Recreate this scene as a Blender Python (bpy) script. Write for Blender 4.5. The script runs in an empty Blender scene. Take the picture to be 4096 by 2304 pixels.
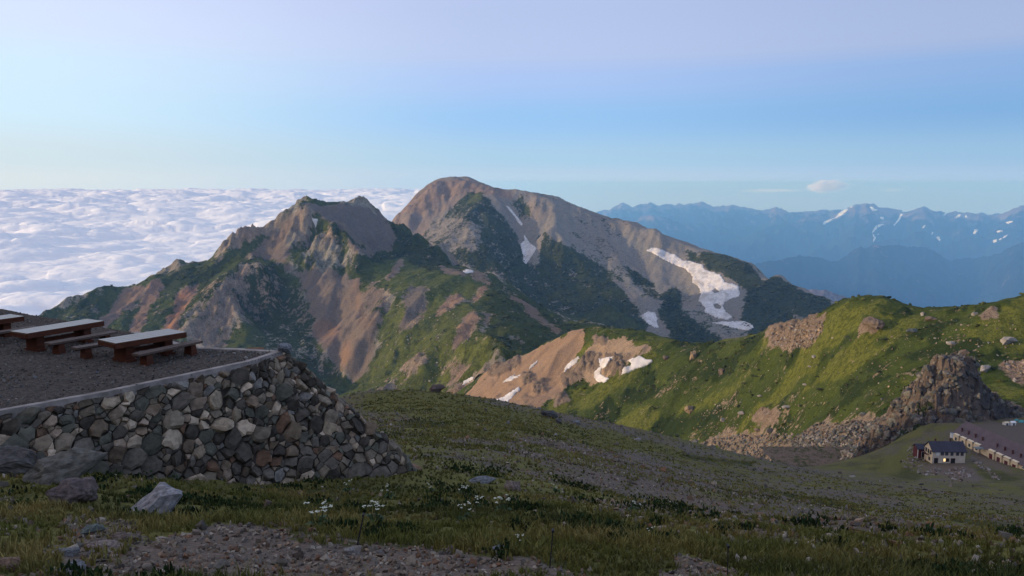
import bpy, bmesh, math, random
import numpy as np
from mathutils import Vector, Matrix
from mathutils.bvhtree import BVHTree
from mathutils import noise as mnoise

random.seed(7); rng = np.random.default_rng(7)
C = bpy.context.scene.collection
scene = bpy.context.scene
R = math.radians

# ------------------------------------------------------------------ camera
F = 3215.0                      # focal length in photograph pixels (4096 wide)
TH = math.atan((1152-735)/F)    # the phone is tipped down
CT, ST = math.cos(TH), math.sin(TH)
def ray(px, py):
    a = (px-2048)/F; b = (py-1152)/F
    return (a, CT-b*ST, -ST-b*CT)
def P(px, py, d):               # sight line measured out to a ground distance d
    r = ray(px, py); t = d/r[1]
    return (r[0]*t, d, r[2]*t)
def G(px, py, z):               # where a sight line meets the level z
    r = ray(px, py); t = z/r[2]
    return (r[0]*t, r[1]*t, z)

cam_d = bpy.data.cameras.new('camera'); cam = bpy.data.objects.new('camera', cam_d); C.objects.link(cam)
cam_d.sensor_width = 36; cam_d.lens = 36*F/4096
cam.rotation_euler = (math.pi/2-TH, 0, 0)
cam_d.clip_start = 0.2; cam_d.clip_end = 250000
scene.camera = cam

# ------------------------------------------------------------------ numpy noise
def _hash(ix, iy, s):
    with np.errstate(over='ignore'):
        h = (ix.astype(np.int64)*374761393 + iy.astype(np.int64)*668265263 + s*1442695041) & 0xFFFFFFFF
        h = ((h ^ (h >> 13))*1274126177) & 0xFFFFFFFF
        h = ((h ^ (h >> 16))*2246822519) & 0xFFFFFFFF
        h = h ^ (h >> 15)
    return (h & 0xFFFFFF)/float(0x1000000)
def perlin(x, y, s=0):
    ix = np.floor(x); iy = np.floor(y); fx = x-ix; fy = y-iy
    u = fx*fx*fx*(fx*(fx*6-15)+10); v = fy*fy*fy*(fy*(fy*6-15)+10)
    def g(dx, dy):
        a = _hash(ix+dx, iy+dy, s)*2*np.pi
        return np.cos(a)*(fx-dx)+np.sin(a)*(fy-dy)
    a = g(0, 0); b = g(1, 0); c = g(0, 1); d = g(1, 1)
    return 1.5*((a+(b-a)*u) + ((c+(d-c)*u)-(a+(b-a)*u))*v)
def fbm(x, y, o=4, s=0, gain=.5):
    t = np.zeros_like(x); a = 1.; f = 1.; n = 0
    for i in range(o):
        t += a*perlin(x*f+17.3*i, y*f-9.1*i, s+i); n += a; a *= gain; f *= 2.03
    return t/n
def ridged(x, y, o=4, s=0):
    t = np.zeros_like(x); a = 1.; f = 1.; n = 0
    for i in range(o):
        t += a*(1-2*np.abs(perlin(x*f+31.7*i, y*f+5.3*i, s+i))); n += a; a *= .5; f *= 2.1
    return t/n
def worley(x, y, s=0):
    ix = np.floor(x); iy = np.floor(y)
    d1 = np.full(x.shape, 9.); d2 = np.full(x.shape, 9.); cid = np.zeros(x.shape)
    for i in (-1, 0, 1):
        for j in (-1, 0, 1):
            cx = ix+i+_hash(ix+i, iy+j, s); cy = iy+j+_hash(ix+i, iy+j, s+1)
            d = (cx-x)**2+(cy-y)**2
            m = d < d1
            d2 = np.where(m, d1, np.minimum(d2, d)); cid = np.where(m, _hash(ix+i, iy+j, s+2), cid)
            d1 = np.where(m, d, d1)
    return np.sqrt(d1), np.sqrt(d2), cid
def gully(x, y, hx, hy, wl, s):      # ribs and gullies running down the slope
    n = np.sqrt(hx*hx+hy*hy)+1e-6
    sx = -hy/n; sy = hx/n
    px = x/wl; py = y/wl; ix = np.floor(px); iy = np.floor(py)
    v = np.zeros_like(x); dv = np.zeros_like(x); wt = np.zeros_like(x)
    for i in (-1, 0, 1):
        for j in (-1, 0, 1):
            cx = ix+i+_hash(ix+i, iy+j, s); cy = iy+j+_hash(ix+i, iy+j, s+1)
            dx = px-cx; dy = py-cy
            w = np.exp(-2.6*(dx*dx+dy*dy))
            ph = 2*np.pi*(dx*sx+dy*sy)+6.28*_hash(ix+i, iy+j, s+2)*.35
            v += w*np.cos(ph); dv += -w*np.sin(ph); wt += w
    return v/(wt+1e-6), dv/(wt+1e-6)*sx, dv/(wt+1e-6)*sy
def sstep(a, b, x):
    t = np.clip((x-a)/(b-a), 0, 1); return t*t*(3-2*t)

def tps(pts, x, y, reg=1e-4):
    p = np.array(pts, float); cx, cy = p[:, 0].mean(), p[:, 1].mean()
    sc = max(np.ptp(p[:, 0]), np.ptp(p[:, 1]))
    u = (p[:, 0]-cx)/sc; v = (p[:, 1]-cy)/sc
    def k(r2): return 0.5*r2*np.log(r2+1e-12)
    n = len(p)
    A = np.zeros((n+3, n+3))
    A[:n, :n] = k((u[:, None]-u)**2+(v[:, None]-v)**2)+np.eye(n)*reg
    A[:n, n] = 1; A[:n, n+1] = u; A[:n, n+2] = v
    A[n, :n] = 1; A[n+1, :n] = u; A[n+2, :n] = v
    b = np.zeros(n+3); b[:n] = p[:, 2]
    w = np.linalg.solve(A, b)
    xs = ((x-cx)/sc).ravel(); ys = ((y-cy)/sc).ravel()
    out = np.empty_like(xs)
    for a in range(0, len(xs), 40000):
        e = slice(a, a+40000)
        out[e] = k((xs[e, None]-u)**2+(ys[e, None]-v)**2) @ w[:n] + w[n]+w[n+1]*xs[e]+w[n+2]*ys[e]
    return out.reshape(x.shape)

# ------------------------------------------------------------------ object helpers
def tag(o, label=None, cat=None, group=None, kind=None):
    if label: o['label'] = label
    if cat: o['category'] = cat
    if group: o['group'] = group
    if kind: o['kind'] = kind
    return o
def mesh_obj(name, v, f, mat, parent=None, smooth=False, cols=None, loc=None):
    """v (n,3), f (m,k) numpy -> one mesh object; cols: dict name -> (n,4)"""
    v = np.asarray(v, np.float32); f = np.asarray(f, np.int32)
    me = bpy.data.meshes.new(name)
    me.vertices.add(len(v)); me.vertices.foreach_set('co', v.ravel())
    k = f.shape[1]
    me.loops.add(f.size); me.loops.foreach_set('vertex_index', f.ravel())
    me.polygons.add(len(f)); me.polygons.foreach_set('loop_start', np.arange(0, f.size, k, dtype=np.int32))
    me.polygons.foreach_set('use_smooth', np.full(len(f), smooth))
    me.update(calc_edges=True); me.validate()
    for cn, ca in (cols or {}).items():
        at = me.color_attributes.new(cn, 'FLOAT_COLOR', 'POINT')
        at.data.foreach_set('color', np.asarray(ca, np.float32).ravel())
    if mat: me.materials.append(mat)
    o = bpy.data.objects.new(name, me); C.objects.link(o)
    if parent: o.parent = parent
    if loc: o.location = loc
    return o
def empty(name, loc=(0, 0, 0), rz=0):
    o = bpy.data.objects.new(name, None); C.objects.link(o)
    o.location = loc; o.rotation_euler = (0, 0, rz); o.empty_display_size = .3
    return o
def grid_faces(nu, nv):
    i = np.arange(nu*nv).reshape(nu, nv)
    return np.stack([i[:-1, :-1], i[1:, :-1], i[1:, 1:], i[:-1, 1:]], -1).reshape(-1, 4)
class MB:                       # collects boxes and prisms into one mesh
    def __init__(s): s.v = []; s.f = []
    def quadbox(s, b, t):       # 4 bottom + 4 top points (counter-clockwise from above)
        n = len(s.v); s.v += [tuple(q) for q in b]+[tuple(q) for q in t]
        s.f += [(n+3, n+2, n+1, n), (n+4, n+5, n+6, n+7)]+[(n+i, n+(i+1) % 4, n+4+(i+1) % 4, n+4+i) for i in range(4)]
    def box(s, x0, x1, y0, y1, z0, z1):
        b = [(x0, y0, z0), (x1, y0, z0), (x1, y1, z0), (x0, y1, z0)]
        s.quadbox(b, [(x, y, z1) for x, y, z in b])
    def tube(s, a, b, r0, r1, n=8):
        a = Vector(a); b = Vector(b); d = (b-a).normalized()
        p = d.orthogonal().normalized(); q = d.cross(p); k = len(s.v)
        for c, r in ((a, r0), (b, r1)):
            s.v += [tuple(c+r*(math.cos(i*2*math.pi/n)*p+math.sin(i*2*math.pi/n)*q)) for i in range(n)]
        s.f += [(k+i, k+(i+1) % n, k+n+(i+1) % n, k+n+i) for i in range(n)]
        s.f += [tuple(k+n-1-i for i in range(n)), tuple(k+n+i for i in range(n))]
    def poly(s, pts): n = len(s.v); s.v += [tuple(p) for p in pts]; s.f.append(tuple(range(n, n+len(pts))))
    def build(s, name, mat, parent=None, bevel=0, loc=None):
        me = bpy.data.meshes.new(name); me.from_pydata(s.v, [], s.f); me.update()
        bm = bmesh.new(); bm.from_mesh(me); bmesh.ops.recalc_face_normals(bm, faces=bm.faces)
        if bevel: bmesh.ops.bevel(bm, geom=bm.edges[:], offset=bevel, segments=2, affect='EDGES', clamp_overlap=True)
        bm.to_mesh(me); bm.free()
        me.materials.append(mat)
        o = bpy.data.objects.new(name, me); C.objects.link(o)
        if parent: o.parent = parent
        if loc: o.location = loc
        return o

# ------------------------------------------------------------------ material helpers
def new_mat(name):
    m = bpy.data.materials.new(name); m.use_nodes = True
    nt = m.node_tree; b = nt.nodes['Principled BSDF']
    b.inputs['Roughness'].default_value = .9; b.inputs['Specular IOR Level'].default_value = .15
    return m, nt, b
def N(nt, t, **kw):
    n = nt.nodes.new(t)
    for k, v in kw.items():
        if k[0] == '_': setattr(n, k[1:], v)
        else:
            kk = int(k[1:]) if k[0] == 'i' and k[1:].isdigit() else k.replace('_', ' ')
            n.inputs[kk].default_value = v
    return n
def L(nt, a, b): nt.links.new(a, b)
def noise_n(nt, scale, detail=4, rough=.55, dist=0, co=None):
    n = N(nt, 'ShaderNodeTexNoise', Scale=scale, Detail=detail, Roughness=rough, Distortion=dist)
    if co is None:
        co = N(nt, 'ShaderNodeTexCoord').outputs['Object']
    L(nt, co, n.inputs['Vector']); return n.outputs['Fac']
def math_n(nt, op, a, b=None, c=None):
    n = nt.nodes.new('ShaderNodeMath'); n.operation = op
    for i, q in enumerate((a, b, c)):
        if q is None: continue
        if isinstance(q, (int, float)): n.inputs[i].default_value = q
        else: L(nt, q, n.inputs[i])
    return n.outputs[0]
def mixc(nt, f, a, b, mode='MIX'):
    n = nt.nodes.new('ShaderNodeMix'); n.data_type = 'RGBA'; n.blend_type = mode
    if isinstance(f, (int, float)): n.inputs[0].default_value = f
    else: L(nt, f, n.inputs[0])
    for q, i in ((a, 6), (b, 7)):
        if isinstance(q, tuple): n.inputs[i].default_value = (*q[:3], 1)
        else: L(nt, q, n.inputs[i])
    return n.outputs[2]
def maprange(nt, v, a, b, c=0, d=1):
    n = N(nt, 'ShaderNodeMapRange', _interpolation_type='SMOOTHSTEP')
    L(nt, v, n.inputs[0])
    for i, q in enumerate((a, b, c, d)): n.inputs[i+1].default_value = q
    return n.outputs[0]
def bump(nt, bsdf, h, strength, dist):
    n = N(nt, 'ShaderNodeBump', Strength=strength, Distance=dist); L(nt, h, n.inputs['Height'])
    L(nt, n.outputs[0], bsdf.inputs['Normal'])

def terrain_mat(name, s, rock_a, rock_b, scree, veg_a, veg_b, veg_c, bdist, edge=.2, stretch=.5):
    """cover attribute: R plant cover, G loose scree, B plant tone (0 dark pine .. 1 bright sedge), A redness of the rock"""
    m, nt, b = new_mat(name)
    co = N(nt, 'ShaderNodeTexCoord').outputs['Object']
    at = N(nt, 'ShaderNodeAttribute', _attribute_name='cover')
    sp = N(nt, 'ShaderNodeSeparateColor'); L(nt, at.outputs['Color'], sp.inputs[0])
    veg, scr, tone = sp.outputs[0], sp.outputs[1], sp.outputs[2]; red = at.outputs['Alpha']
    mp = N(nt, 'ShaderNodeMapping'); mp.inputs['Scale'].default_value = (1, 1, stretch); L(nt, co, mp.inputs[0]); cs = mp.outputs[0]
    n1 = noise_n(nt, s, 7, .66, .4, cs); n2 = noise_n(nt, s*4.3, 6, .7, .2, cs); n3 = noise_n(nt, s*.23, 4, .55, .5, co)
    n4 = noise_n(nt, s*17, 5, .75, 0, co)
    rk = mixc(nt, maprange(nt, n2, .4, .6), rock_a, rock_b)
    rk = mixc(nt, math_n(nt, 'MULTIPLY', maprange(nt, n1, .42, .6), .7), rk, tuple(.5*q for q in rock_a))
    rk = mixc(nt, maprange(nt, n4, .55, .75, 0, .6), rk, tuple(min(1, 1.55*q) for q in rock_a))
    redc = mixc(nt, maprange(nt, n1, .3, .7), (.30, .135, .062), (.22, .125, .085))
    rk = mixc(nt, red, rk, redc)
    sc_ = mixc(nt, maprange(nt, n2, .25, .75), scree, tuple(.72*q for q in scree))
    sc_ = mixc(nt, math_n(nt, 'MULTIPLY', red, .75), sc_, mixc(nt, maprange(nt, n3, .35, .65), (.285, .155, .085), (.21, .125, .09)))
    base = mixc(nt, maprange(nt, math_n(nt, 'ADD', scr, math_n(nt, 'MULTIPLY', math_n(nt, 'SUBTRACT', n1, .5), .7)), .4, .6), rk, sc_)
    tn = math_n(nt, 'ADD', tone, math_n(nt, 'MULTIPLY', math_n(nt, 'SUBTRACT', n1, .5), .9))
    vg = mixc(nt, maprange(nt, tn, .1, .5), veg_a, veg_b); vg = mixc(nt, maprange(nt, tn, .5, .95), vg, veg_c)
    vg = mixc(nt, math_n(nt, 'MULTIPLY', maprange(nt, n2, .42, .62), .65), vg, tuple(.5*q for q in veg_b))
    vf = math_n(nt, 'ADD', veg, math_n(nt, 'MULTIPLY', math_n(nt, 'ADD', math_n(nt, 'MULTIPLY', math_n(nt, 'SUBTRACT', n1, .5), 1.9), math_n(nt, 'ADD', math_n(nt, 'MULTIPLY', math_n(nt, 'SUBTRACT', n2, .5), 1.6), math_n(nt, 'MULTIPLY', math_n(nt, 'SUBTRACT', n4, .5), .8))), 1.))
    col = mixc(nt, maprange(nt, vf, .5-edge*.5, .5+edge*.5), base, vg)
    col = mixc(nt, .75, col, mixc(nt, maprange(nt, n4, .25, .75), (.35, .35, .35), (1.65, 1.65, 1.65)), 'MULTIPLY')
    L(nt, col, b.inputs['Base Color'])
    h = math_n(nt, 'ADD', n1, math_n(nt, 'ADD', math_n(nt, 'MULTIPLY', n2, .35), math_n(nt, 'MULTIPLY', n4, .1)))
    bump(nt, b, h, .8, bdist)
    b.inputs['Specular IOR Level'].default_value = .05
    return m
def plain_mat(name, col, var=.25, scale=8, rough=.85, bstr=.2, bdist=.01, spec=.2):
    m, nt, b = new_mat(name)
    n = noise_n(nt, scale, 5, .6)
    L(nt, mixc(nt, maprange(nt, n, .25, .75), tuple(q*(1-var) for q in col), tuple(min(1, q*(1+var)) for q in col)), b.inputs['Base Color'])
    b.inputs['Roughness'].default_value = rough; b.inputs['Specular IOR Level'].default_value = spec
    if bstr: bump(nt, b, n, bstr, bdist)
    return m
def attr_mat(name, scale=12, var=.35, bdist=.03, rough=.9):
    m, nt, b = new_mat(name)
    at = N(nt, 'ShaderNodeAttribute', _attribute_name='tint')
    n = noise_n(nt, scale, 6, .65); n2 = noise_n(nt, scale*.21, 4, .6)
    c = mixc(nt, 1., at.outputs['Color'], mixc(nt, maprange(nt, n, .25, .75), (1-var,)*3, (1+var,)*3), 'MULTIPLY')
    c = mixc(nt, maprange(nt, n2, .5, .72, 0, .5), c, mixc(nt, .5, c, (.2, .18, .14)))
    L(nt, c, b.inputs['Base Color']); b.inputs['Roughness'].default_value = rough
    bump(nt, b, n, .6, bdist)
    return m

# ------------------------------------------------------------------ landcover regions, traced and laid on the ground they cover
class Mass:
    def __init__(s, x, y, z):
        s.x, s.y, s.z = x, y, z; s.nu, s.nv = x.shape
        s.v = np.stack([x, y, z], -1).reshape(-1, 3); s.f = grid_faces(*x.shape)
        s.bvh = BVHTree.FromPolygons(s.v.tolist(), s.f.tolist())
        s.cov = np.zeros((*x.shape, 4))
    def hit(s, px, py):
        for k in range(40):
            h = s.bvh.ray_cast(Vector((0, 0, 0)), Vector(ray(px, py+k*2)).normalized())
            if h[0] is not None: return h[0]
        return None
    def down(s, x, y, top=3000):
        h = s.bvh.ray_cast(Vector((x, y, top)), Vector((0, 0, -1)))
        return h[0] if h[0] is not None else None
    def region(s, pts, wob=8., soft=4):
        """plan outline of a patch of ground -> 0..1 mask over the vertices"""
        q = []
        n = len(pts)
        for i in range(n):
            a, b = pts[i], pts[(i+1) % n]
            for t in (0, .5):
                h = s.hit(a[0]+(b[0]-a[0])*t, a[1]+(b[1]-a[1])*t)
                if h is not None: q.append((h.x, h.y))
        if len(q) < 3: return np.zeros(s.x.shape)
        X = s.x+wob*fbm(s.x/(wob*3), s.y/(wob*3), 3, 91); Y = s.y+wob*fbm(s.x/(wob*3), s.y/(wob*3), 3, 97)
        ins = np.zeros(s.x.shape, bool)
        for i in range(len(q)):
            x1, y1 = q[i]; x2, y2 = q[(i+1) % len(q)]
            if y1 == y2: continue
            c = ((y1 > Y) != (y2 > Y)) & (X < (x2-x1)*(Y-y1)/(y2-y1)+x1)
            ins ^= c
        m = ins.astype(float)
        for _ in range(soft):
            mm = np.pad(m, 1, mode='edge')
            m = (mm[:-2, 1:-1]+mm[2:, 1:-1]+mm[1:-1, :-2]+mm[1:-1, 2:]+2*m)/6
        return m
    def paint(s, pts, veg=None, scree=None, tone=None, red=None, k=1., wob=8., soft=4):
        m = s.region(pts, wob, soft)*k
        for i, q in enumerate((veg, scree, tone, red)):
            if q is not None: s.cov[..., i] = s.cov[..., i]*(1-m)+q*m
    def build(s, name, mat, smooth=True):
        o = mesh_obj(name, s.v, s.f, mat, smooth=smooth, cols={'cover': np.clip(s.cov, 0, 1).reshape(-1, 4)})
        return tag(o, kind='structure')
def xygrid(x0, x1, y0, y1, st):
    xs = np.arange(x0, x1, st); ys = np.arange(y0, y1, st)
    return np.meshgrid(xs, ys, indexing='ij')
def grad(z, st): 
    a, b = np.gradient(z, st); return a, b
def erode(x, y, z, st, wl, amp, octs, seed, fade=None):
    hx, hy = grad(z, st); d = np.zeros_like(z)
    for o in range(octs):
        v, gx, gy = gully(x, y, hx, hy, wl, seed+o*5)
        sl = np.sqrt(hx*hx+hy*hy)
        a = amp*wl*np.clip(sl, 0, 1.0)
        d += a*v
        hx = hx+amp*6.28*gx*np.clip(sl, 0, 1)*.8; hy = hy+amp*6.28*gy*np.clip(sl, 0, 1)*.8
        wl *= .5
    if fade is not None: d = d*fade
    return z+d, d
def crest(pts, back, drop):
    """crest points (px,py,distance) plus ground falling away behind"""
    out = []
    for px, py, d in pts:
        p = P(px, py, d); out.append(p)
        q = (p[0]*(d+back)/d, d+back); out.append((q[0], q[1], p[2]-drop*back))
    return out

SUN_AZ = R(97); SUN_EL = R(8.5)
TOSUN = Vector((-math.sin(SUN_AZ)*math.cos(SUN_EL), math.cos(SUN_AZ)*math.cos(SUN_EL), math.sin(SUN_EL)))
def roughen(M, st, amp, sc, seed):
    rk = np.clip(1-M.cov[..., 0]*1.1, 0, 1)*np.clip(1.1-M.cov[..., 1], .2, 1)
    for _ in range(2):
        q = np.pad(rk, 1, mode='edge'); rk = (q[:-2, 1:-1]+q[2:, 1:-1]+q[1:-1, :-2]+q[1:-1, 2:])/4
    X, Y = M.x, M.y; wx = .3*fbm(X/sc, Y/sc, 2, seed)
    w1, w2, c1 = worley(X/sc+wx, Y/(sc*1.5)+wx, seed+3); v1, v2, c2 = worley(X/(sc*.42), Y/(sc*.6), seed+6)
    Z = M.z+rk*amp*((c1-.5)*sstep(0, .3, w2-w1)+.5*(c2-.5)+.8*(ridged(X/(sc*1.6), Y/(sc*1.6), 4, seed+9)-.4))
    m = np.clip(M.cov[..., 0], 0, 1); Z += m*amp*.14*fbm(X/(st*2.2), Y/(st*2.2), 2, seed+12)
    N_ = Mass(X, Y, Z); N_.cov = M.cov; return N_
# ------------------------------------------------------------------ the mountain with the bare brown crest (middle distance)
def build_shakushi():
    st = 3.6
    X, Y = xygrid(-1420, 420, 880, 2240, st)
    c = []
    c += crest([(-150, 1420, 1480), (60, 1335, 1560), (160, 1285, 1600), (300, 1212, 1650), (440, 1150, 1700), (560, 1138, 1720), (640, 1108, 1740), (680, 1103, 1760), (740, 1063, 1800),
                (850, 1056, 1800), (930, 1000, 1820), (1020, 930, 1840), (1110, 880, 1870), (1150, 848, 1880), (1205, 812, 1900),
                (1290, 823, 1965), (1370, 813, 2030), (1440, 828, 2070), (1495, 868, 2060), (1550, 892, 2030)], 130, .75)
    c += crest([(1600, 910, 1990), (1660, 944, 1950), (1780, 1010, 1840), (1880, 1088, 1700)], 120, .4)
    # foot of the north face and the ribs on it
    for q in [(1205, 960, 1790), (1100, 1000, 1780), (1330, 1080, 1662), (1250, 1080, 1690), (1260, 838, 1862), (1345, 890, 1805), (1400, 948, 1748), (1432, 1010, 1708), (1440, 1090, 1655), (1390, 1130, 1605), (1450, 885, 1985), (1500, 945, 1955), (1560, 1000, 1925), (1480, 1010, 1840), (1600, 940, 1975), (1330, 1250, 1550), (1400, 1535, 1360), (1330, 1400, 1440), (1480, 1300, 1470),
              (1000, 1050, 1700), (985, 1060, 1660), (960, 1200, 1560), (900, 1400, 1400), (830, 1380, 1440), (1150, 1200, 1620), (1200, 1300, 1540), (1130, 1400, 1440), (1060, 1250, 1580),
              (700, 1250, 1580), (620, 1200, 1640), (560, 1330, 1520), (400, 1280, 1560), (260, 1300, 1570), (460, 1240, 1610), (300, 1420, 1460), (120, 1420, 1500), (750, 1150, 1680),
              (800, 1550, 1300), (400, 1600, 1300), (0, 1600, 1350), (1200, 1560, 1300),
              # flank between the gully and the spur
              (1520, 1060, 1760), (1580, 1060, 1760), (1660, 1030, 1800), (1560, 1120, 1600), (1500, 1180, 1540), (1700, 1080, 1650), (1750, 1100, 1600), (1700, 1200, 1460), (1600, 1330, 1330), (1550, 1450, 1270), (1700, 1450, 1180), (1650, 1540, 1130),
              (1800, 1250, 1330), (1850, 1350, 1180), (1850, 1450, 1080), (1900, 1500, 990), (1750, 1560, 1080),
              # crest of the spur
              (1900, 1090, 1620), (1960, 1115, 1560), (1930, 1180, 1440), (1915, 1250, 1300), (1945, 1310, 1180), (1975, 1370, 1060), (2000, 1425, 950), (2040, 1440, 900),
              # shaded far side of the spur
              (2080, 1180, 1540), (2180, 1250, 1450), (2260, 1310, 1370), (2100, 1300, 1280), (2150, 1390, 1120), (2080, 1400, 1060), (2300, 1300, 1330), (2120, 1440, 980), (2330, 1350, 1200)]:
        c.append(P(*q))
    c += [(350, 1700, -420), (400, 1400, -330), (250, 2100, -430), (-200, 2200, -260), (-800, 2150, -330), (-1350, 2100, -520), (-1400, 1000, -520), (-700, 900, -470), (-200, 900, -330), (150, 900, -240), (380, 1000, -300), (-60, 890, -246), (-30, 890, -222), (-110, 890, -280)]
    Z0 = tps(c, X, Y, 2e-5)
    Z, d = erode(X, Y, Z0, st, 300, .105, 5, 11)
    hx, hy = grad(Z0, st); sl = np.sqrt(hx*hx+hy*hy)
    rock = sstep(.45, .9, sl)
    Z += rock*(ridged(X/55, Y/55, 5, 3)-.3)*9 + fbm(X/22, Y/22, 3, 8)*1.6
    # broken cliffs below the summit and on the eastern buttresses
    M = Mass(X, Y, Z)
    cl = M.region([(1100, 900), (1200, 830), (1290, 850), (1340, 940), (1380, 960), (1400, 1050), (1420, 1110), (1330, 1090), (1250, 1080), (1200, 1000), (1130, 980)], 15, 6)
    cl = np.maximum(cl, M.region([(960, 1040), (985, 1050), (990, 1110), (960, 1180), (930, 1280), (900, 1380), (850, 1380), (780, 1340), (800, 1240), (900, 1120)], 15, 6))
    cl = np.maximum(cl, .7*M.region([(700, 1180), (740, 1200), (720, 1270), (690, 1320), (620, 1330), (650, 1240)], 12, 6))
    w1, w2, cid = worley(X/30+.3*fbm(X/40, Y/40, 2, 5), Y/48, 21)
    v1, v2, vid = worley(X/12, Y/17, 23)
    Z += cl*((cid-.5)*23*sstep(0, .25, w2-w1)+(vid-.5)*9)
    M = Mass(X, Y, Z); M.cov[..., 0] = 0
    big = fbm(X/160, Y/160, 4, 41); med = fbm(X/45, Y/45, 4, 43)
    # plants hold the gentler ground and the gully sides, rock keeps the ribs
    M.cov[..., 0] = np.clip(.58+.75*big+.45*med-.8*(sl-.62)-.010*d, 0, 1)
    M.cov[..., 1] = np.clip(.45-.02*d+.4*med, 0, 1)
    M.cov[..., 2] = .42+.3*big
    M.cov[..., 3] = np.clip(.15+.7*fbm(X/110, Y/110, 3, 47), 0, .6)
    p = M.paint
    # dark pine mats
    p([(690, 1240), (985, 1045), (1060, 1050), (1140, 1110), (1230, 1230), (1270, 1330), (1260, 1440), (1390, 1520), (1260, 1530), (1080, 1400), (1000, 1240)], veg=.66, tone=.12, wob=25)
    p([(640, 1125), (740, 1070), (850, 1060), (930, 1005), (900, 1070), (840, 1130), (800, 1170), (740, 1130), (680, 1170)], veg=.95, tone=.18, k=.9)
    p([(930, 1000), (1100, 900), (1080, 950), (1000, 1010), (950, 1040), (860, 1090)], veg=.85, tone=.45, k=.9)
    p([(1130, 960), (1180, 1100), (1230, 1090), (1330, 1090), (1400, 1120), (1200, 1120), (1090, 1040), (1000, 1020), (1050, 980)], veg=.08, scree=.8, red=.25, wob=14)
    p([(700, 1200), (830, 1180), (760, 1240), (690, 1330), (600, 1370), (620, 1290)], veg=.8, tone=.35, k=.75, wob=14)
    p([(700, 1170), (790, 1130), (780, 1180), (740, 1230), (700, 1330), (640, 1360), (660, 1290), (690, 1240)], veg=.02, scree=.5, red=.95, wob=10)
    p([(960, 1080), (985, 1050), (990, 1110), (965, 1190), (935, 1290), (900, 1390), (800, 1390), (760, 1350), (800, 1240), (900, 1130)], veg=.12, scree=.2, red=.35, wob=14, k=.85)
    p([(500, 1150), (590, 1140), (560, 1190), (480, 1260), (420, 1330), (400, 1280)], veg=.02, scree=.7, red=.6, wob=10)
    p([(590, 1140), (640, 1108), (650, 1160), (610, 1230), (560, 1330), (500, 1390), (520, 1300), (570, 1210)], veg=.02, scree=.6, red=.75, wob=10)
    p([(320, 1215), (360, 1195), (380, 1270), (330, 1320), (290, 1300)], veg=.95, tone=.1, wob=10)
    p([(160, 1290), (240, 1250), (230, 1300), (170, 1330)], veg=.9, tone=.3, wob=10)
    # shaded bare side of the summit ridge
    p([(1215, 812), (1300, 822), (1372, 815), (1450, 822), (1540, 870), (1590, 960), (1560, 1010), (1490, 1005), (1400, 950), (1330, 900), (1280, 860)], veg=.03, scree=.9, red=.18, tone=.2, wob=10)
    p([(1300, 870), (1345, 895), (1400, 950), (1500, 1010), (1570, 1010), (1590, 960), (1560, 885), (1700, 960), (1880, 1085), (1960, 1100), (1800, 1090), (1600, 1060), (1480, 1060), (1430, 1080), (1390, 1000)], veg=.85, tone=.16, wob=10, k=.9)
    p([(1390, 990), (1560, 1004), (1500, 1020), (1450, 1030)], veg=.1, scree=.9, red=.3, wob=8)
    # the great scree fan
    fan = [(1200, 1105), (1340, 1090), (1400, 1120), (1440, 1190), (1470, 1280), (1500, 1330), (1490, 1430), (1450, 1500), (1410, 1535), (1380, 1500), (1320, 1420), (1255, 1330), (1260, 1270), (1240, 1200)]
    p(fan, veg=.0, scree=1., red=.25, wob=6, soft=2)
    p([(1440, 1190), (1500, 1120), (1560, 1250), (1520, 1330), (1480, 1310)], veg=.3, scree=.7, red=.3, wob=12)
    p([(1360, 1370), (1400, 1370), (1400, 1420), (1390, 1480), (1360, 1440)], scree=1, red=.75, wob=8, soft=3)
    p([(1255, 1290), (1300, 1280), (1350, 1300), (1365, 1340), (1340, 1370), (1290, 1380), (1255, 1330)], veg=0, scree=1, red=.8, wob=7, soft=2)
    p([(1400, 1130), (1440, 1110), (1450, 1250), (1500, 1320), (1480, 1350), (1440, 1270)], veg=.05, scree=.8, red=.6, wob=8)
    # green flank below the col, pale scars on it
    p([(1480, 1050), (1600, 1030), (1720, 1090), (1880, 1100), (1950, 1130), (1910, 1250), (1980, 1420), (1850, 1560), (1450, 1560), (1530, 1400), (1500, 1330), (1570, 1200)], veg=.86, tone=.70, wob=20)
    p([(1630, 1140), (1700, 1150), (1690, 1260), (1650, 1340), (1610, 1300)], veg=.12, scree=.85, red=.15, wob=14)
    p([(1600, 1030), (1620, 1060), (1560, 1130), (1540, 1120)], veg=.1, red=.5, scree=.3, wob=6)
    p([(1790, 1180), (1860, 1170), (1855, 1210), (1790, 1250), (1750, 1260)], veg=.05, red=.55, scree=.4, wob=8)
    p([(1880, 1235), (1912, 1260), (1905, 1300), (1860, 1370), (1790, 1420), (1830, 1340)], veg=.05, red=.65, scree=.7, wob=7)
    p([(1940, 1130), (1975, 1120), (1950, 1160), (1890, 1210), (1880, 1205)], veg=.1, red=.7, scree=.5, wob=6)
    p([(1610, 1440), (1700, 1430), (1720, 1460), (1640, 1520), (1600, 1500)], veg=.25, scree=.3, red=.3, wob=14)
    p([(1800, 1430), (1870, 1420), (1850, 1500), (1780, 1560), (1780, 1480)], veg=.2, scree=.5, red=.45, wob=14)
    # far side of the spur: grass toned darker, its shade put into the colour, red streaks, the trail along the crest
    p([(1960, 1130), (2090, 1175), (2280, 1300), (2330, 1330), (2100, 1440), (2010, 1420), (1950, 1310), (1940, 1240)], veg=.86, tone=.30, wob=8)
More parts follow.
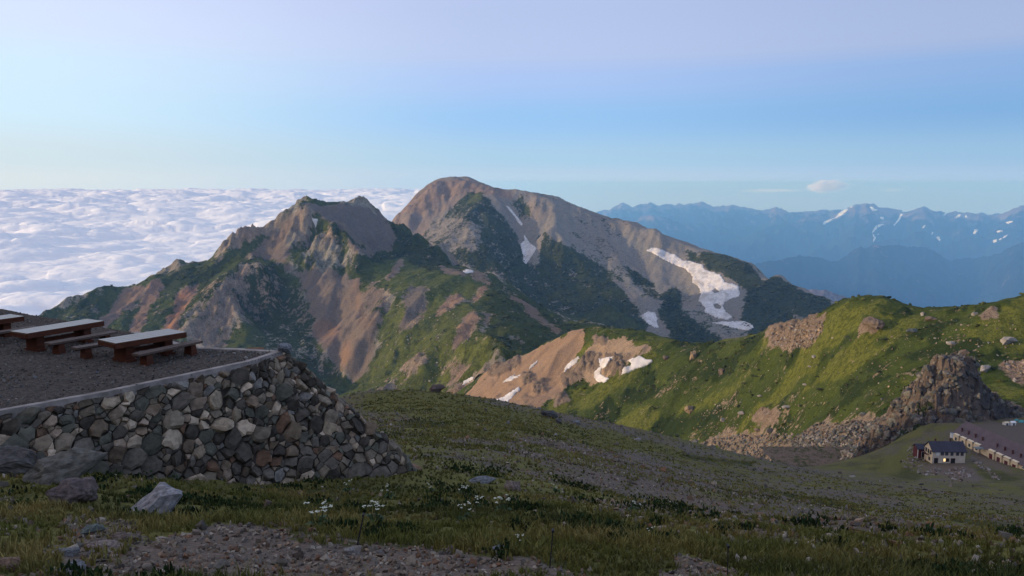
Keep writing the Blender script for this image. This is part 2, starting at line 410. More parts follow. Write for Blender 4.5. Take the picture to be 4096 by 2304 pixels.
    for a in ([(1990, 1140), (2080, 1200), (2120, 1220), (2240, 1330), (2225, 1345), (2100, 1240)], [(2050, 1180), (2200, 1290), (2190, 1300), (2040, 1195)]):
        p(a, veg=.15, scree=.8, red=.6, wob=7, k=.9)
    p([(2060, 1345), (2130, 1390), (2120, 1396), (2050, 1356)], veg=.2, scree=.8, red=.35, wob=5, k=.8)
    p([(1935, 1245), (1962, 1255), (1955, 1290), (1935, 1320), (1948, 1370), (1985, 1415), (1975, 1420), (1938, 1375), (1925, 1320), (1940, 1285)], veg=.05, scree=.9, red=.2, wob=3)
    p([(1870, 1085), (1920, 1085), (1960, 1110), (1950, 1130), (1890, 1120)], veg=.3, scree=.2, red=.5, wob=6)
    p([(1750, 1060), (1860, 1090), (1870, 1110), (1780, 1090)], veg=.1, scree=.9, red=.3, wob=6)
    return roughen(M, st, 15, 26, 501)

# ------------------------------------------------------------------ the high dome with the long bare slope behind it
def build_yari():
    st = 5.
    X, Y = xygrid(-760, 1420, 1600, 3420, st)
    c = []
    c += crest([(1500, 930, 2900), (1560, 870, 2900), (1600, 828, 2920), (1650, 790, 2950), (1700, 745, 2980), (1750, 719, 3000), (1800, 709, 3000), (1850, 711, 2990), (1900, 726, 2960), (2000, 756, 2920), (2060, 758, 2900),
                (2130, 772, 2880), (2230, 800, 2840), (2320, 836, 2820), (2420, 868, 2800), (2520, 890, 2760), (2620, 922, 2700), (2720, 962, 2640), (2820, 1000, 2570), (2900, 1018, 2500), (3000, 1054, 2400),
                (3100, 1100, 2280), (3200, 1148, 2150), (3300, 1188, 2030), (3400, 1244, 1920), (3520, 1320, 1800)], 180, .6)
    for q in [(1640, 900, 2820), (1700, 900, 2820), (1660, 950, 2760), (1800, 800, 2900),
              (1880, 775, 2900), (1900, 840, 2760), (1890, 900, 2660), (1850, 960, 2570), (1800, 1010, 2520), (1990, 980, 2570), (1940, 1040, 2480),
              (2050, 850, 2800), (2090, 920, 2740), (2115, 1000, 2640), (2120, 1060, 2560), (2170, 1120, 2460),
              (2160, 870, 2770), (2180, 940, 2670), (2250, 980, 2600), (2190, 1010, 2590), (2350, 1050, 2520), (2450, 1130, 2430), (2550, 1200, 2330), (2330, 900, 2740), (2500, 960, 2680), (2650, 1030, 2590),
              (2250, 1100, 2480), (2350, 1200, 2330), (2480, 1280, 2230), (2100, 1150, 2400), (1950, 1100, 2420), (2200, 1230, 2280),
              (2600, 1130, 2460), (2680, 1200, 2340), (2620, 1270, 2240), (2730, 1080, 2500), (2800, 1130, 2400), (2900, 1200, 2260), (2950, 1290, 2130), (2800, 1260, 2200), (2700, 1330, 2120),
              (3050, 1150, 2290), (3100, 1230, 2130), (3050, 1320, 2030), (3200, 1290, 1980), (2850, 1380, 2020), (3200, 1400, 1850), (2500, 1400, 2080), (2250, 1350, 2130), (2440, 1238, 2170)]:
        c.append(P(*q))
    c += [(-700, 2600, -260), (-700, 3300, -330), (-300, 2300, -360), (-600, 1700, -520), (200, 1700, -540), (800, 1650, -500), (1300, 1650, -560), (1400, 2500, -620), (1350, 3300, -800), (400, 3400, -300)]
    Z0 = tps(c, X, Y, 2e-5)
    Z, d = erode(X, Y, Z0, st, 330, .075, 5, 61, 1-.85*sstep(420, 680, X))
    hx, hy = grad(Z0, st); sl = np.sqrt(hx*hx+hy*hy)
    Z += sstep(.35, .9, sl)*(ridged(X/80, Y/80, 4, 13)-.3)*7+fbm(X/30, Y/30, 3, 18)*1.5
    M = Mass(X, Y, Z)
    cl = M.region([(1560, 870), (1600, 830), (1700, 750), (1790, 725), (1820, 770), (1740, 850), (1660, 900), (1600, 890)], 20, 5)
    w1, w2, cid = worley(X/34+.3*fbm(X/40, Y/40, 2, 5), Y/34, 31)
    Z += cl*(cid-.5)*16*sstep(0, .25, w2-w1)
    M = Mass(X, Y, Z)
    big = fbm(X/200, Y/200, 4, 71); med = fbm(X/50, Y/50, 4, 73)
    # streaks of dwarf pine strung down the bare slope
    hxx, hyy = grad(Z0, st); n = np.sqrt(hxx**2+hyy**2)+1e-5
    M.cov[..., 0] = np.clip(.16+.5*big+.35*med-.010*d, 0, 1)
    M.cov[..., 1] = np.clip(.75+.4*med, 0, 1); M.cov[..., 2] = .22+.2*big; M.cov[..., 3] = np.clip(.08+.4*fbm(X/130, Y/130, 3, 77), 0, .6)
    p = M.paint
    p([(1500, 900), (1640, 800), (1750, 720), (1870, 715), (1960, 745), (2060, 765), (2050, 800), (1900, 780), (1780, 840), (1690, 950), (1600, 900)], veg=.1, scree=.4, red=.38, wob=12)
    p([(1600, 860), (1700, 850), (1790, 800), (1870, 780), (1760, 860), (1700, 930), (1650, 930)], veg=.05, scree=.95, red=.5, wob=8)
    p([(1880, 770), (1930, 770), (1990, 830), (2060, 930), (2110, 1040), (2200, 1160), (2440, 1300), (2250, 1360), (2000, 1110), (1860, 1060), (1680, 960), (1700, 930), (1780, 850)], veg=.72, tone=.22, wob=14)
    p([(1880, 770), (1930, 775), (1930, 800), (1880, 815), (1820, 840)], veg=.9, tone=.75, wob=8)
    p([(1740, 860), (1800, 870), (1920, 900), (1930, 980), (1900, 1010), (1790, 1000), (1760, 960), (1690, 960)], veg=.28, scree=.3, red=.05, tone=.2, wob=18)
    p([(1960, 780), (2010, 800), (2080, 870), (2110, 960), (2090, 980), (2050, 900), (1980, 820)], veg=.03, scree=.9, red=.15, wob=8)
    p([(2170, 930), (2210, 955), (2300, 1000), (2400, 1060), (2500, 1130), (2570, 1210), (2610, 1300), (2560, 1330), (2400, 1310), (2250, 1200), (2140, 1090), (2160, 1000)], veg=.8, tone=.3, wob=10)
    p([(2440, 1100), (2460, 1110), (2560, 1190), (2640, 1270), (2600, 1300), (2540, 1220)], veg=.08, scree=.9, red=.15, wob=7)
    p([(2500, 1060), (2600, 1120), (2660, 1200), (2610, 1200), (2530, 1130)], veg=.75, tone=.15, wob=10)
    p([(2070, 800), (2110, 820), (2120, 870), (2100, 880), (2075, 840)], veg=.8, tone=.35, wob=8)
    p([(2440, 890), (2650, 940), (2720, 970), (2760, 1040), (2680, 1040), (2640, 1000), (2600, 980), (2520, 930)], veg=.03, scree=1, red=.08, wob=10)
    p([(2580, 1010), (2640, 1060), (2740, 1090), (2790, 1170), (2700, 1170), (2650, 1160), (2600, 1100)], veg=.03, scree=1, red=.06, wob=10)
    p([(2740, 1000), (2790, 1010), (2810, 1060), (2760, 1040)], veg=.9, tone=.3, wob=8)
    p([(2800, 1005), (2900, 1020), (3000, 1056), (3200, 1150), (3430, 1260), (3200, 1400), (3000, 1370), (2960, 1270), (2990, 1160), (2900, 1110), (2840, 1080), (2800, 1040)], veg=.9, tone=.24, wob=12)
    p([(2640, 1180), (2700, 1140), (2740, 1170), (2720, 1230), (2800, 1300), (2900, 1370), (2700, 1380), (2640, 1270)], veg=.85, tone=.16, wob=10)
    p([(2720, 1150), (2760, 1150), (2770, 1190), (2730, 1200)], veg=.1, scree=.0, red=0, wob=8)
    p([(2250, 1260), (2350, 1265), (2440, 1225), (2520, 1270), (2600, 1320), (2400, 1350), (2250, 1320)], veg=.95, tone=.62, wob=8)
    p([(3150, 1230), (3280, 1300), (3260, 1320), (3180, 1280)], veg=.4, scree=.6, tone=.3, wob=14)
    return roughen(M, st, 9, 30, 521)

# ------------------------------------------------------------------ the green ridge across the hollow
def build_green_ridge():
    st = 1.25
    X, Y = xygrid(-110, 460, 255, 930, st)
    c = []
    c += crest([(1880, 1540, 820), (1945, 1490, 805), (2000, 1458, 800), (2100, 1420, 790), (2200, 1372, 775), (2330, 1313, 760), (2400, 1314, 740), (2500, 1320, 715), (2570, 1328, 700), (2650, 1350, 680), (2780, 1376, 640),
                (2900, 1366, 610), (3000, 1345, 580), (3060, 1325, 560), (3160, 1290, 530), (3280, 1254, 490), (3350, 1244, 470), (3480, 1238, 450), (3620, 1244, 440), (3800, 1241, 425), (3900, 1221, 410), (4000, 1205, 400), (4100, 1200, 393), (4300, 1190, 385)], 60, .45)
    for q in [(1900, 1600, 760), (2050, 1600, 700), (2200, 1620, 668), (2350, 1640, 640), (2500, 1720, 590), (2700, 1790, 535), (2900, 1830, 480), (3100, 1840, 430), (3350, 1800, 362), (3550, 1800, 320),
              (2200, 1500, 720), (2350, 1470, 700), (2450, 1440, 675), (2580, 1430, 650), (2330, 1580, 665), (2500, 1560, 635), (2600, 1500, 630), (2700, 1500, 605), (2800, 1600, 560), (2900, 1500, 560), (3000, 1650, 490), (3150, 1480, 490),
              (3300, 1500, 445), (3300, 1650, 410), (3500, 1400, 415), (3500, 1600, 375), (3700, 1400, 395), (3650, 1540, 365), (3900, 1350, 380), (3900, 1500, 350), (4096, 1400, 362), (4096, 1550, 333), (4000, 1650, 312), (4100, 1680, 305), (4300, 1600, 315),
              (3480, 1700, 355), (3200, 1740, 415)]:
        c.append(P(*q))
    c += [(130, 275, -103), (180, 270, -100), (250, 280, -100), (60, 300, -140), (-20, 400, -200), (-80, 600, -230), (-90, 900, -260), (200, 900, -260), (440, 600, -150), (440, 300, -85)]
    Z0 = tps(c, X, Y, 2e-5)
    hx, hy = grad(Z0, st); sl = np.sqrt(hx*hx+hy*hy)
    Z, d = erode(X, Y, Z0, st, 62, .06, 4, 111)
    Z += fbm(X/26, Y/26, 4, 118)*2.2 + fbm(X/5, Y/5, 3, 119)*.22
    M = Mass(X, Y, Z)
    # craggy knobs breaking through the turf
    crag = np.zeros_like(Z)
    KN = [[(2325, 1420), (2400, 1415), (2405, 1480), (2370, 1500), (2330, 1490)], [(2418, 1432), (2480, 1436), (2500, 1490), (2450, 1510), (2410, 1495)],
          [(2370, 1345), (2430, 1352), (2425, 1385), (2375, 1375)], [(2080, 1500), (2125, 1490), (2125, 1545), (2085, 1545)], [(2130, 1530), (2180, 1515), (2175, 1570), (2135, 1585)],
          [(2215, 1590), (2270, 1570), (2280, 1610), (2220, 1630)], [(2480, 1415), (2530, 1420), (2520, 1440), (2480, 1440)],
          [(1955, 1460), (2080, 1420), (2070, 1470), (1990, 1510), (1950, 1500)], [(2240, 1500), (2330, 1440), (2330, 1520), (2250, 1560)],
          [(3060, 1320), (3130, 1300), (3250, 1255), (3300, 1270), (3290, 1340), (3230, 1390), (3140, 1395), (3070, 1385)],
          [(3430, 1310), (3480, 1270), (3530, 1310), (3500, 1330), (3440, 1330)], [(3900, 1270), (3980, 1240), (3990, 1270), (3930, 1290)], [(3000, 1690), (3040, 1640), (3110, 1650), (3110, 1700), (3050, 1710)]]
    w1, w2, cid = worley(X/6.5+.2*fbm(X/8, Y/8, 2, 5), Y/5.5, 131); u1, u2, uid = worley(X/2.4, Y/2.2, 133)
    for i, k in enumerate(KN):
        m = M.region(k, 2.5, 3); hgt = (4.5, 5.5, 3.5, 3.5, 3, 3, 2, 3, 2.5, 3.0, 2.5, 1.5, 2.5)[i]
        Z += m*(hgt*(.35+.75*cid)*sstep(0, .2, w2-w1)+hgt*.35*uid); crag = np.maximum(crag, m)
    M = Mass(X, Y, Z)
    big = fbm(X/55, Y/55, 4, 141); med = fbm(X/14, Y/14, 4, 143)
    M.cov[..., 0] = np.clip(.86+.3*big+.12*med-.02*d, 0, 1)
    M.cov[..., 1] = np.clip(.5+.5*med, 0, 1); M.cov[..., 2] = np.clip(.50+.5*big+.25*med+.5*sstep(.02, .12, big)-.75*sstep(.10, .2, fbm(X/20, Y/32, 4, 147)+.3*med), 0, 1); M.cov[..., 3] = .15
    Z = Z+.9*sstep(.10, .25, fbm(X/20, Y/32, 4, 147)+.3*med); Q_ = Mass(X, Y, Z); Q_.cov = M.cov; M = Q_
    p = M.paint
    # bare warm scree at the near end of the crest
    p([(1860, 1580), (1945, 1488), (2100, 1418), (2200, 1370), (2330, 1312), (2345, 1330), (2330, 1390), (2300, 1430), (2330, 1500), (2250, 1560), (2190, 1600), (2150, 1640), (1900, 1620)], veg=.03, scree=.95, red=.55, wob=5)
    p([(1960, 1470), (2080, 1425), (2090, 1450), (1990, 1510), (1960, 1505)], veg=.05, scree=.1, red=.3, wob=3)
    p([(2345, 1400), (2410, 1360), (2490, 1345), (2520, 1370), (2600, 1390), (2640, 1430), (2560, 1430), (2480, 1430), (2420, 1520), (2370, 1540), (2330, 1500)], veg=.1, scree=.9, red=.1, wob=5)
    p([(2340, 1320), (2400, 1318), (2420, 1350), (2370, 1380), (2340, 1370)], veg=.8, tone=.5, wob=4)
    # the stony floor of the hollow
    p([(2760, 1790), (2870, 1740), (3000, 1740), (3200, 1730), (3290, 1690), (3400, 1690), (3590, 1660), (3600, 1760), (3560, 1790), (3480, 1850), (3380, 1870), (3150, 1870), (2950, 1830)], veg=.12, scree=.35, red=.12, wob=8)
    p([(2770, 1650), (2900, 1600), (2960, 1590), (2950, 1610), (2830, 1660)], veg=.25, scree=.3, red=.2, wob=4, k=.8)
    p([(3990, 1460), (4096, 1440), (4200, 1450), (4200, 1540), (4060, 1530)], veg=.15, scree=.5, red=.3, wob=4)
    p([(3900, 1500), (4000, 1600), (4096, 1630), (4096, 1680), (3980, 1650), (3900, 1600)], veg=.35, scree=.6, tone=.2, wob=5)
    # dark pine mats and pale sedge runs
    for a in ([(2600, 1400), (2640, 1390), (2650, 1420), (2610, 1430)], [(2800, 1500), (2920, 1420), (2960, 1420), (2860, 1500), (2800, 1520)], [(3270, 1420), (3420, 1310), (3440, 1330), (3340, 1420), (3280, 1440)], [(3480, 1350), (3540, 1350), (3540, 1380), (3490, 1380)],
              [(3470, 1430), (3540, 1410), (3540, 1480), (3480, 1480)], [(3600, 1430), (3800, 1370), (3820, 1400), (3650, 1450)], [(3560, 1620), (3700, 1560), (3700, 1620), (3600, 1650)], [(2600, 1700), (2800, 1620), (2900, 1640), (2750, 1740)]):
        p(a, veg=.95, tone=.12, wob=5, k=.9)
    for a in ([(2260, 1640), (2450, 1500), (2620, 1400), (2640, 1420), (2520, 1530), (2350, 1640)], [(2700, 1650), (2900, 1560), (3000, 1480), (3020, 1500), (2900, 1600), (2740, 1670)], [(3300, 1330), (3400, 1280), (3400, 1310), (3320, 1380)], [(3900, 1400), (4020, 1290), (4040, 1310), (3950, 1410)], [(3600, 1520), (3720, 1480), (3720, 1520), (3620, 1550)]):
        p(a, veg=.95, tone=.95, wob=5, k=.8, soft=3)
    M.cov[..., 0] *= 1-crag; M.cov[..., 1] *= 1-crag*.8
    M.cov[..., 3] = M.cov[..., 3]*(1-crag)+crag*.2
    return M

# ------------------------------------------------------------------ the slope the photographer stands on
def q_of(p): return (math.atan2(p[0], p[1]), math.log(math.hypot(p[0], p[1])), (p[2]+1.6)/math.hypot(p[0], p[1]))
def near_ctrl():
    c = []
    for px, py, d in [(0, 2304, 7.4), (1024, 2304, 7.8), (2048, 2304, 8), (3072, 2304, 8.6), (4096, 2304, 9.6), (0, 2150, 9.6), (1000, 2150, 10.6), (2048, 2150, 11.1), (3072, 2150, 13), (4096, 2150, 18),
                      (600, 2050, 14.), (600, 1965, 18.2), (1100, 1935, 23.6), (1690, 1872, 27), (0, 1905, 18.2), (0, 2000, 14.5), (1500, 2050, 15.5), (1500, 1950, 23),
                      (2048, 1900, 28.5), (2048, 1780, 48), (2048, 1690, 90), (1700, 1760, 46), (1600, 1705, 64), (1450, 1620, 95), (1650, 1625, 100), (1900, 1650, 110), (1400, 1572, 135), (1600, 1586, 142), (1850, 1606, 150), (2200, 1690, 185), (2700, 1800, 235), (3100, 1862, 240),
                      (2400, 1800, 70), (2500, 1850, 72), (2500, 1950, 36), (3000, 1930, 110), (3000, 2000, 68), (3000, 2100, 34), (3400, 1915, 200), (3600, 1960, 150), (3600, 2050, 78), (3600, 2200, 24), (4096, 1940, 195), (4096, 2000, 122), (4096, 2080, 60),
                      (3560, 1885, 240), (3800, 1905, 225), (4096, 1910, 222), (3650, 1870, 244)]:
        c.append(q_of(P(px, py, d)))
    for px in (3660, 3800, 3950, 4100, 4300):
        for d in (248, 266, 290):
            r = ray(px, 1800); c.append(q_of((r[0]/r[1]*d, d, -88)))
    for px, d, z in [(1400, 230, -95), (1850, 260, -103), (2200, 290, -116), (2700, 330, -130), (3100, 320, -122), (3500, 300, -108), (3800, 340, -106), (4200, 340, -104), (900, 100, -40), (900, 200, -95), (300, 60, -20), (300, 130, -62), (300, 250, -130)]:
        r = ray(px, 1500); c.append(q_of((r[0]/r[1]*d, d, z)))
    for az in range(-180, 181, 30):  # unseen ground beside and behind; left hill raised to shade slope and lodge
        a = R(az); zs = {-180: (2, 9, 30, 60), -150: (3.5, 15, 45, 85), -120: (4, 20, 58, 95), -90: (1.5, 16, 60, 110), -60: (-4, -1, 20, 28), 60: (-6, -21, -52, -140), 90: (-5.5, -19, -50, -130), 120: (-3, -12, -30, -60), 150: (0, -2, 0, 10), 180: (2, 9, 30, 60)}.get(az)
        if zs:
            for r_, z in zip((20, 60, 150, 400), zs): c.append((a, math.log(r_), (z+1.6)/r_))
        c.append((a, math.log(3), 0 if abs(az) > 40 else -.28)); c.append((a, math.log(700), -330/700 if abs(az) < 75 else -60/700))
    c.append((R(-45), math.log(300), -75/300))
    for r_, z in ((20, -7.4), (40, -10), (100, -34)): c.append((R(-44), math.log(r_), (z+1.6)/r_))
    return c
def build_near():
    az = np.concatenate([np.linspace(-180, -48, 60)[:-1], np.linspace(-48, 44, 640), np.linspace(44, 180, 60)[1:]])
    rr = np.exp(np.linspace(math.log(2.2), math.log(690), 420))
    A, Rr = np.meshgrid(np.radians(az), rr, indexing='ij')
    Q = tps(near_ctrl(), A, np.log(Rr), 3e-5)
    Z = -1.6+Q*Rr
    X = Rr*np.sin(A); Y = Rr*np.cos(A)
    Z += fbm(X/3.2, Y/3.2, 4, 201)*np.clip(Rr/60, .05, .22)+fbm(X/16, Y/16, 3, 203)*np.clip(Rr/90, 0, .4)*(1-.8*sstep(225, 250, Rr)*sstep(.3, .4, A))+fbm(X/.7, Y/.7, 3, 205)*.05*sstep(60, 20, Rr)
    M = Mass(X, Y, Z)
    big = fbm(X/26, Y/26, 4, 211); med = fbm(X/6, Y/6, 4, 213); sm = fbm(X/1.6, Y/1.6, 3, 215)
    bf = sstep(35, 90, Rr)
    M.cov[..., 0] = np.clip(.55-.10*sstep(28, 45, Rr)*(1-sstep(130, 160, Rr))+.55*big+.5*med*(1-.4*bf)+.25*sm*(1-bf), 0, 1)
    M.cov[..., 1] = np.clip(.7+.4*med, 0, 1); M.cov[..., 2] = np.clip(.40+.5*med+.35*fbm(X/11, Y/11, 3, 217), 0, 1); M.cov[..., 3] = np.clip(.12+.3*fbm(X/9, Y/9, 3, 219), 0, .5)
    p = M.paint
    p([(0, 1900), (430, 1940), (1100, 1920), (1700, 1870), (2000, 1930), (2500, 2080), (3000, 2220), (3000, 2330), (2550, 2330), (2050, 2270), (1500, 2180), (1150, 2080), (900, 2120), (620, 2200), (0, 2330)], veg=.92, wob=1.0, k=.85, soft=3)
    p([(640, 2170), (900, 2095), (1100, 2110), (1250, 2180), (1700, 2180), (2050, 2240), (2300, 2330), (300, 2340)], veg=.04, scree=.9, red=.2, wob=.6, soft=2)
    p([(2700, 2220), (2950, 2270), (3000, 2340), (2600, 2340)], veg=.1, scree=.9, red=.2, wob=.6, soft=2)
    p([(250, 2060), (560, 2090), (620, 2200), (300, 2330), (60, 2330), (100, 2180)], veg=.3, scree=.8, red=.15, wob=.8, soft=2)
    p([(1400, 1545), (1850, 1582), (2200, 1672), (2700, 1802), (2500, 1800), (2000, 1740), (1640, 1760), (1480, 1650)], veg=.95, tone=.5, wob=8, soft=4, k=.85)
    for a in ([(1590, 1690), (1700, 1680), (1800, 1700), (1790, 1715), (1650, 1712)], [(1880, 1715), (1970, 1720), (1960, 1735), (1890, 1730)], [(2650, 1810), (3040, 1850), (3000, 1862), (2700, 1830)], [(3060, 1965), (3250, 1990), (3500, 2030), (3400, 2030), (3100, 1985)], [(3800, 2060), (3960, 2090), (4096, 2130), (4000, 2130), (3840, 2085)]):
        p(a, veg=1, tone=.02, wob=2.5, k=.95)
    p([(3480, 1885), (3650, 1790), (3720, 1860), (3800, 1905), (3700, 1915)], veg=.95, tone=.55, wob=4)
    p([(3660, 1850), (3860, 1850), (3900, 1900), (3850, 1915), (3720, 1895)], veg=.1, scree=.9, red=.25, wob=3)
    p([(3890, 1790), (4060, 1890), (4030, 1900), (3900, 1830)], veg=.05, scree=1, red=.3, wob=1.5)
    for a in ([(3560, 1900), (3640, 1850), (3700, 1900), (3640, 1925)], [(3900, 1900), (3990, 1880), (4096, 1915), (4000, 1930)], [(3880, 1860), (3960, 1880), (3940, 1900), (3890, 1885)]): p(a, veg=1, tone=.15, wob=3, k=.8)
    for a in ([(3620, 1840), (3640, 1835), (3730, 1900), (3700, 1905)], [(3860, 1880), (3880, 1872), (3930, 1925), (3900, 1925)]): p(a, veg=.05, scree=.6, red=.1, wob=2)
    p([(3860, 1700), (3980, 1690), (4150, 1700), (4150, 1820), (4060, 1800), (3950, 1720)], veg=.08, scree=.9, red=.05, wob=3)
    return M

# ------------------------------------------------------------------ far blue ranges and the valley floor under them
def build_far():
    az = np.radians(np.linspace(1.6, 50, 520)); rr = np.exp(np.linspace(math.log(3900), math.log(32500), 330))
    A, Rr = np.meshgrid(az, rr, indexing='ij'); X = Rr*np.sin(A); Y = Rr*np.cos(A)
    u = X/Y*CT*F+2048      # bearing of each point, in units of the traced crest tables
    def ridge(tab, s_front, s_back, wig, seed):
        t = np.array(tab, float)
        dd = np.interp(u, t[:, 0], t[:, 2])*(1+.03*perlin(u/180, u*0, seed))
        el = np.array([P(a, b, c)[2]/c for a, b, c in tab]); zc = (np.interp(u, t[:, 0], el)+.0026*(ridged(u/52, u*0+seed*.37, 4, seed)-.55))*dd
        off = Y-dd
        return np.stack([zc-np.where(off < 0, -off*s_front, off*s_back), np.abs(off)])
    r1 = ridge([(2300, 1500, 24000), (2800, 1080, 23200), (2880, 1000, 23200), (3000, 930, 23200), (3100, 893, 24000), (3160, 880, 24800), (3250, 866, 25600), (3300, 868, 25600), (3350, 842, 25600), (3405, 817, 25600), (3420, 820, 25600), (3450, 806, 25600), (3475, 809, 25600), (3500, 828, 25600), (3560, 832, 25280), (3607, 847, 24800), (3650, 829, 24800), (3690, 830, 24800), (3720, 840, 24800),
                (3780, 848, 24800), (3830, 846, 24320), (3890, 852, 24000), (3922, 864, 24000), (3960, 850, 23680), (4000, 847, 23200), (4040, 826, 23200), (4072, 814, 23200), (4096, 824, 23200), (4150, 850, 23200), (4300, 830, 22400), (4700, 850, 22400), (5500, 880, 22400)], .18, .5, 1, 301)
    r2 = ridge([(2200, 900, 28890), (2380, 850, 28890), (2430, 838, 28890), (2488, 812, 28890), (2520, 826, 28890), (2560, 815, 29960), (2590, 808, 29960), (2630, 818, 29960), (2700, 815, 30495), (2750, 812, 30495), (2800, 808, 30495), (2850, 824, 29960), (2920, 819, 28890), (3010, 838, 28890), (3060, 838, 28890), (3092, 826, 28355), (3140, 848, 27820), (3200, 848, 27820), (3250, 838, 27820), (3350, 838, 27820), (3500, 850, 27820), (5500, 870, 27820)], .13, .4, 1, 303)
    r3 = ridge([(2200, 830, 31365), (2250, 797, 31365), (2275, 791, 31365), (2298, 804, 31365), (2331, 792, 31365), (2375, 818, 31365), (2450, 840, 31365), (2600, 850, 31365), (5500, 850, 31365), (1000, 860, 31365)], .12, .3, 1, 305)
    r4 = ridge([(2600, 1500, 12400), (2900, 1150, 12865), (3000, 1060, 13640), (3200, 1020, 14725), (3350, 1040, 15500), (3430, 985, 15500), (3560, 975, 15965), (3700, 990, 16275), (3800, 1040, 16275), (3950, 1020, 15500), (4096, 960, 14725), (4300, 900, 13950), (5500, 900, 13950)], .22, .5, 1, 307)
    r5 = ridge([(3000, 1500, 5520), (3200, 1150, 5880), (3290, 1155, 6000), (3420, 1195, 6240), (3540, 1220, 6360), (3690, 1225, 6480), (3800, 1290, 6600), (4096, 1400, 6600), (5500, 1500, 6600)], .35, .6, 1, 309)
    r6 = ridge([(2200, 1100, 21600), (2500, 940, 22800), (2560, 860, 24000), (2620, 862, 24000), (2760, 900, 24000), (2900, 950, 23400), (3000, 1000, 22800), (5500, 1100, 22800)], .2, .4, 1, 311)
    al = np.stack([r1, r2, r3, r4, r5, r6]); w_ = al[:, 0].argmax(0)
    Z = np.take_along_axis(al[:, 0], w_[None], 0)[0]; of = np.take_along_axis(al[:, 1], w_[None], 0)[0]
    Z = np.maximum(Z, -2650.); hgt = sstep(-2700, -1900, Z); fr = sstep(0, 2600, of); sc = np.clip(Y/15000, .4, 1.7)
    Z = Z+(ridged(X/2100, Y/2100, 5, 321)-.62)*420*sc*hgt*fr+(ridged(X/700, Y/700, 4, 325)-.45)*130*sc*hgt*(.3+.7*sstep(0, 900, of))+fbm(X/260, Y/260, 3, 323)*26*hgt*sc
    M = Mass(X, Y, Z)
    M.cov[..., 0] = np.clip(.98-.75*sstep(-1500, -700, Z)*(1-fr*.6)+.5*fbm(X/600, Y/600, 4, 331), 0, 1)
    M.cov[..., 1] = .5; M.cov[..., 2] = .15; M.cov[..., 3] = .2
    return M

# ------------------------------------------------------------------ sea of cloud
def build_cloud():
    az = np.radians(np.concatenate([np.linspace(-80, -44, 160)[:-1], np.linspace(-44, 2, 640)])); rr = np.exp(np.concatenate([np.linspace(math.log(2700), math.log(12000), 520)[:-1], np.linspace(math.log(12000), math.log(78000), 300)]))
    A, Rr = np.meshgrid(az, rr, indexing='ij'); X = Rr*np.sin(A); Y = Rr*np.cos(A)
    def puff(sc, s, sq=1.25):
        wx = .35*perlin(X/sc*.9, Y/sc*.9, s+7); wy = .35*perlin(X/sc*.9+9, Y/sc*.9, s+8)
        w1, w2, c = worley(X/sc+wx, Y/sc*sq+wy, s)
        t = np.clip(w1/.95, 0, 1); return (1-t*t)**1.2*(.5+.5*c)
    big = fbm(X/2600, Y/2600, 4, 401); roll = fbm(X/900, Y/700, 3, 403)
    far = sstep(8000, 24000, Rr)
    Z = -800+90*big+30*roll+(95*puff(1000, 411)+55*puff(420, 421)+25*puff(190, 431)*(1-far)+8*puff(85, 441)*(1-far))*(.75+.5*sstep(-.2, .4, big))
    Z += far*(260*puff(3000, 451)+90*puff(1100, 453)+120*sstep(.0, .5, fbm(X/6000, Y/6000, 3, 455)))
    Z += 7*fbm(X/120, Y/120, 4, 405)
    Z -= 60*sstep(45000, 78000, Rr)+420*sstep(R(.2), R(1.6), A)
    Z -= 2600*sstep(R(1.2), R(2.2), A)*(1-sstep(33600, 36000, Y))
    keep = ((X < -1850+.045*Y) | (Y > 34000)) & (A < R(.9))
    return X, Y, Z, keep
# ------------------------------------------------------------------ build the land
MT = {}
MT['shak'] = terrain_mat('north_face_ground', .035, (.27, .25, .20), (.16, .148, .125), (.165, .145, .124), (.033, .043, .014), (.066, .080, .019), (.125, .138, .028), 6)
MT['yari'] = terrain_mat('dome_ground', .028, (.26, .24, .205), (.18, .165, .145), (.25, .232, .205), (.032, .042, .016), (.060, .072, .022), (.11, .12, .032), 7)
MT['ridge'] = terrain_mat('turf_ridge_ground', .11, (.22, .19, .15), (.13, .112, .095), (.33, .245, .17), (.022, .036, .011), (.058, .078, .017), (.115, .125, .026), 1.2)
MT['near'] = terrain_mat('slope_ground', .9, (.16, .13, .105), (.10, .085, .072), (.15, .124, .102), (.042, .046, .016), (.145, .134, .040), (.23, .195, .055), .06)
MT['far'] = terrain_mat('far_range_ground', .0016, (.20, .17, .16), (.13, .11, .10), (.2, .17, .15), (.018, .032, .020), (.032, .050, .026), (.05, .07, .03), 60)
near = build_near();  near.build('ground', MT['near'])
ridgeM = build_green_ridge(); ridgeM.build('hill', MT['ridge'])
shak = build_shakushi(); shak.build('mountain', MT['shak'])
yari = build_yari(); yari.build('mountain', MT['yari'])
far = build_far(); far.build('far_mountains', MT['far'])

cx_, cy_, cz_, ck_ = build_cloud()
m, nt, b = new_mat('cloud_top')
b.inputs['Base Color'].default_value = (.87, .85, .88, 1); b.inputs['Roughness'].default_value = 1; b.inputs['Specular IOR Level'].default_value = 0
b.inputs['Subsurface Weight'].default_value = 1; b.inputs['Subsurface Radius'].default_value = (1, 1, 1); b.inputs['Subsurface Scale'].default_value = 220
_f = grid_faces(*cx_.shape); _k = ck_.ravel(); _f = _f[_k[_f].all(1)]; _u, _i = np.unique(_f, return_inverse=True)
cl = mesh_obj('cloud_sea', np.stack([cx_, cy_, cz_], -1).reshape(-1, 3)[_u], _i.reshape(_f.shape), m, smooth=True)
tag(cl, 'white billowing sea of cloud stretching to the horizon', 'cloud sea', kind='stuff')

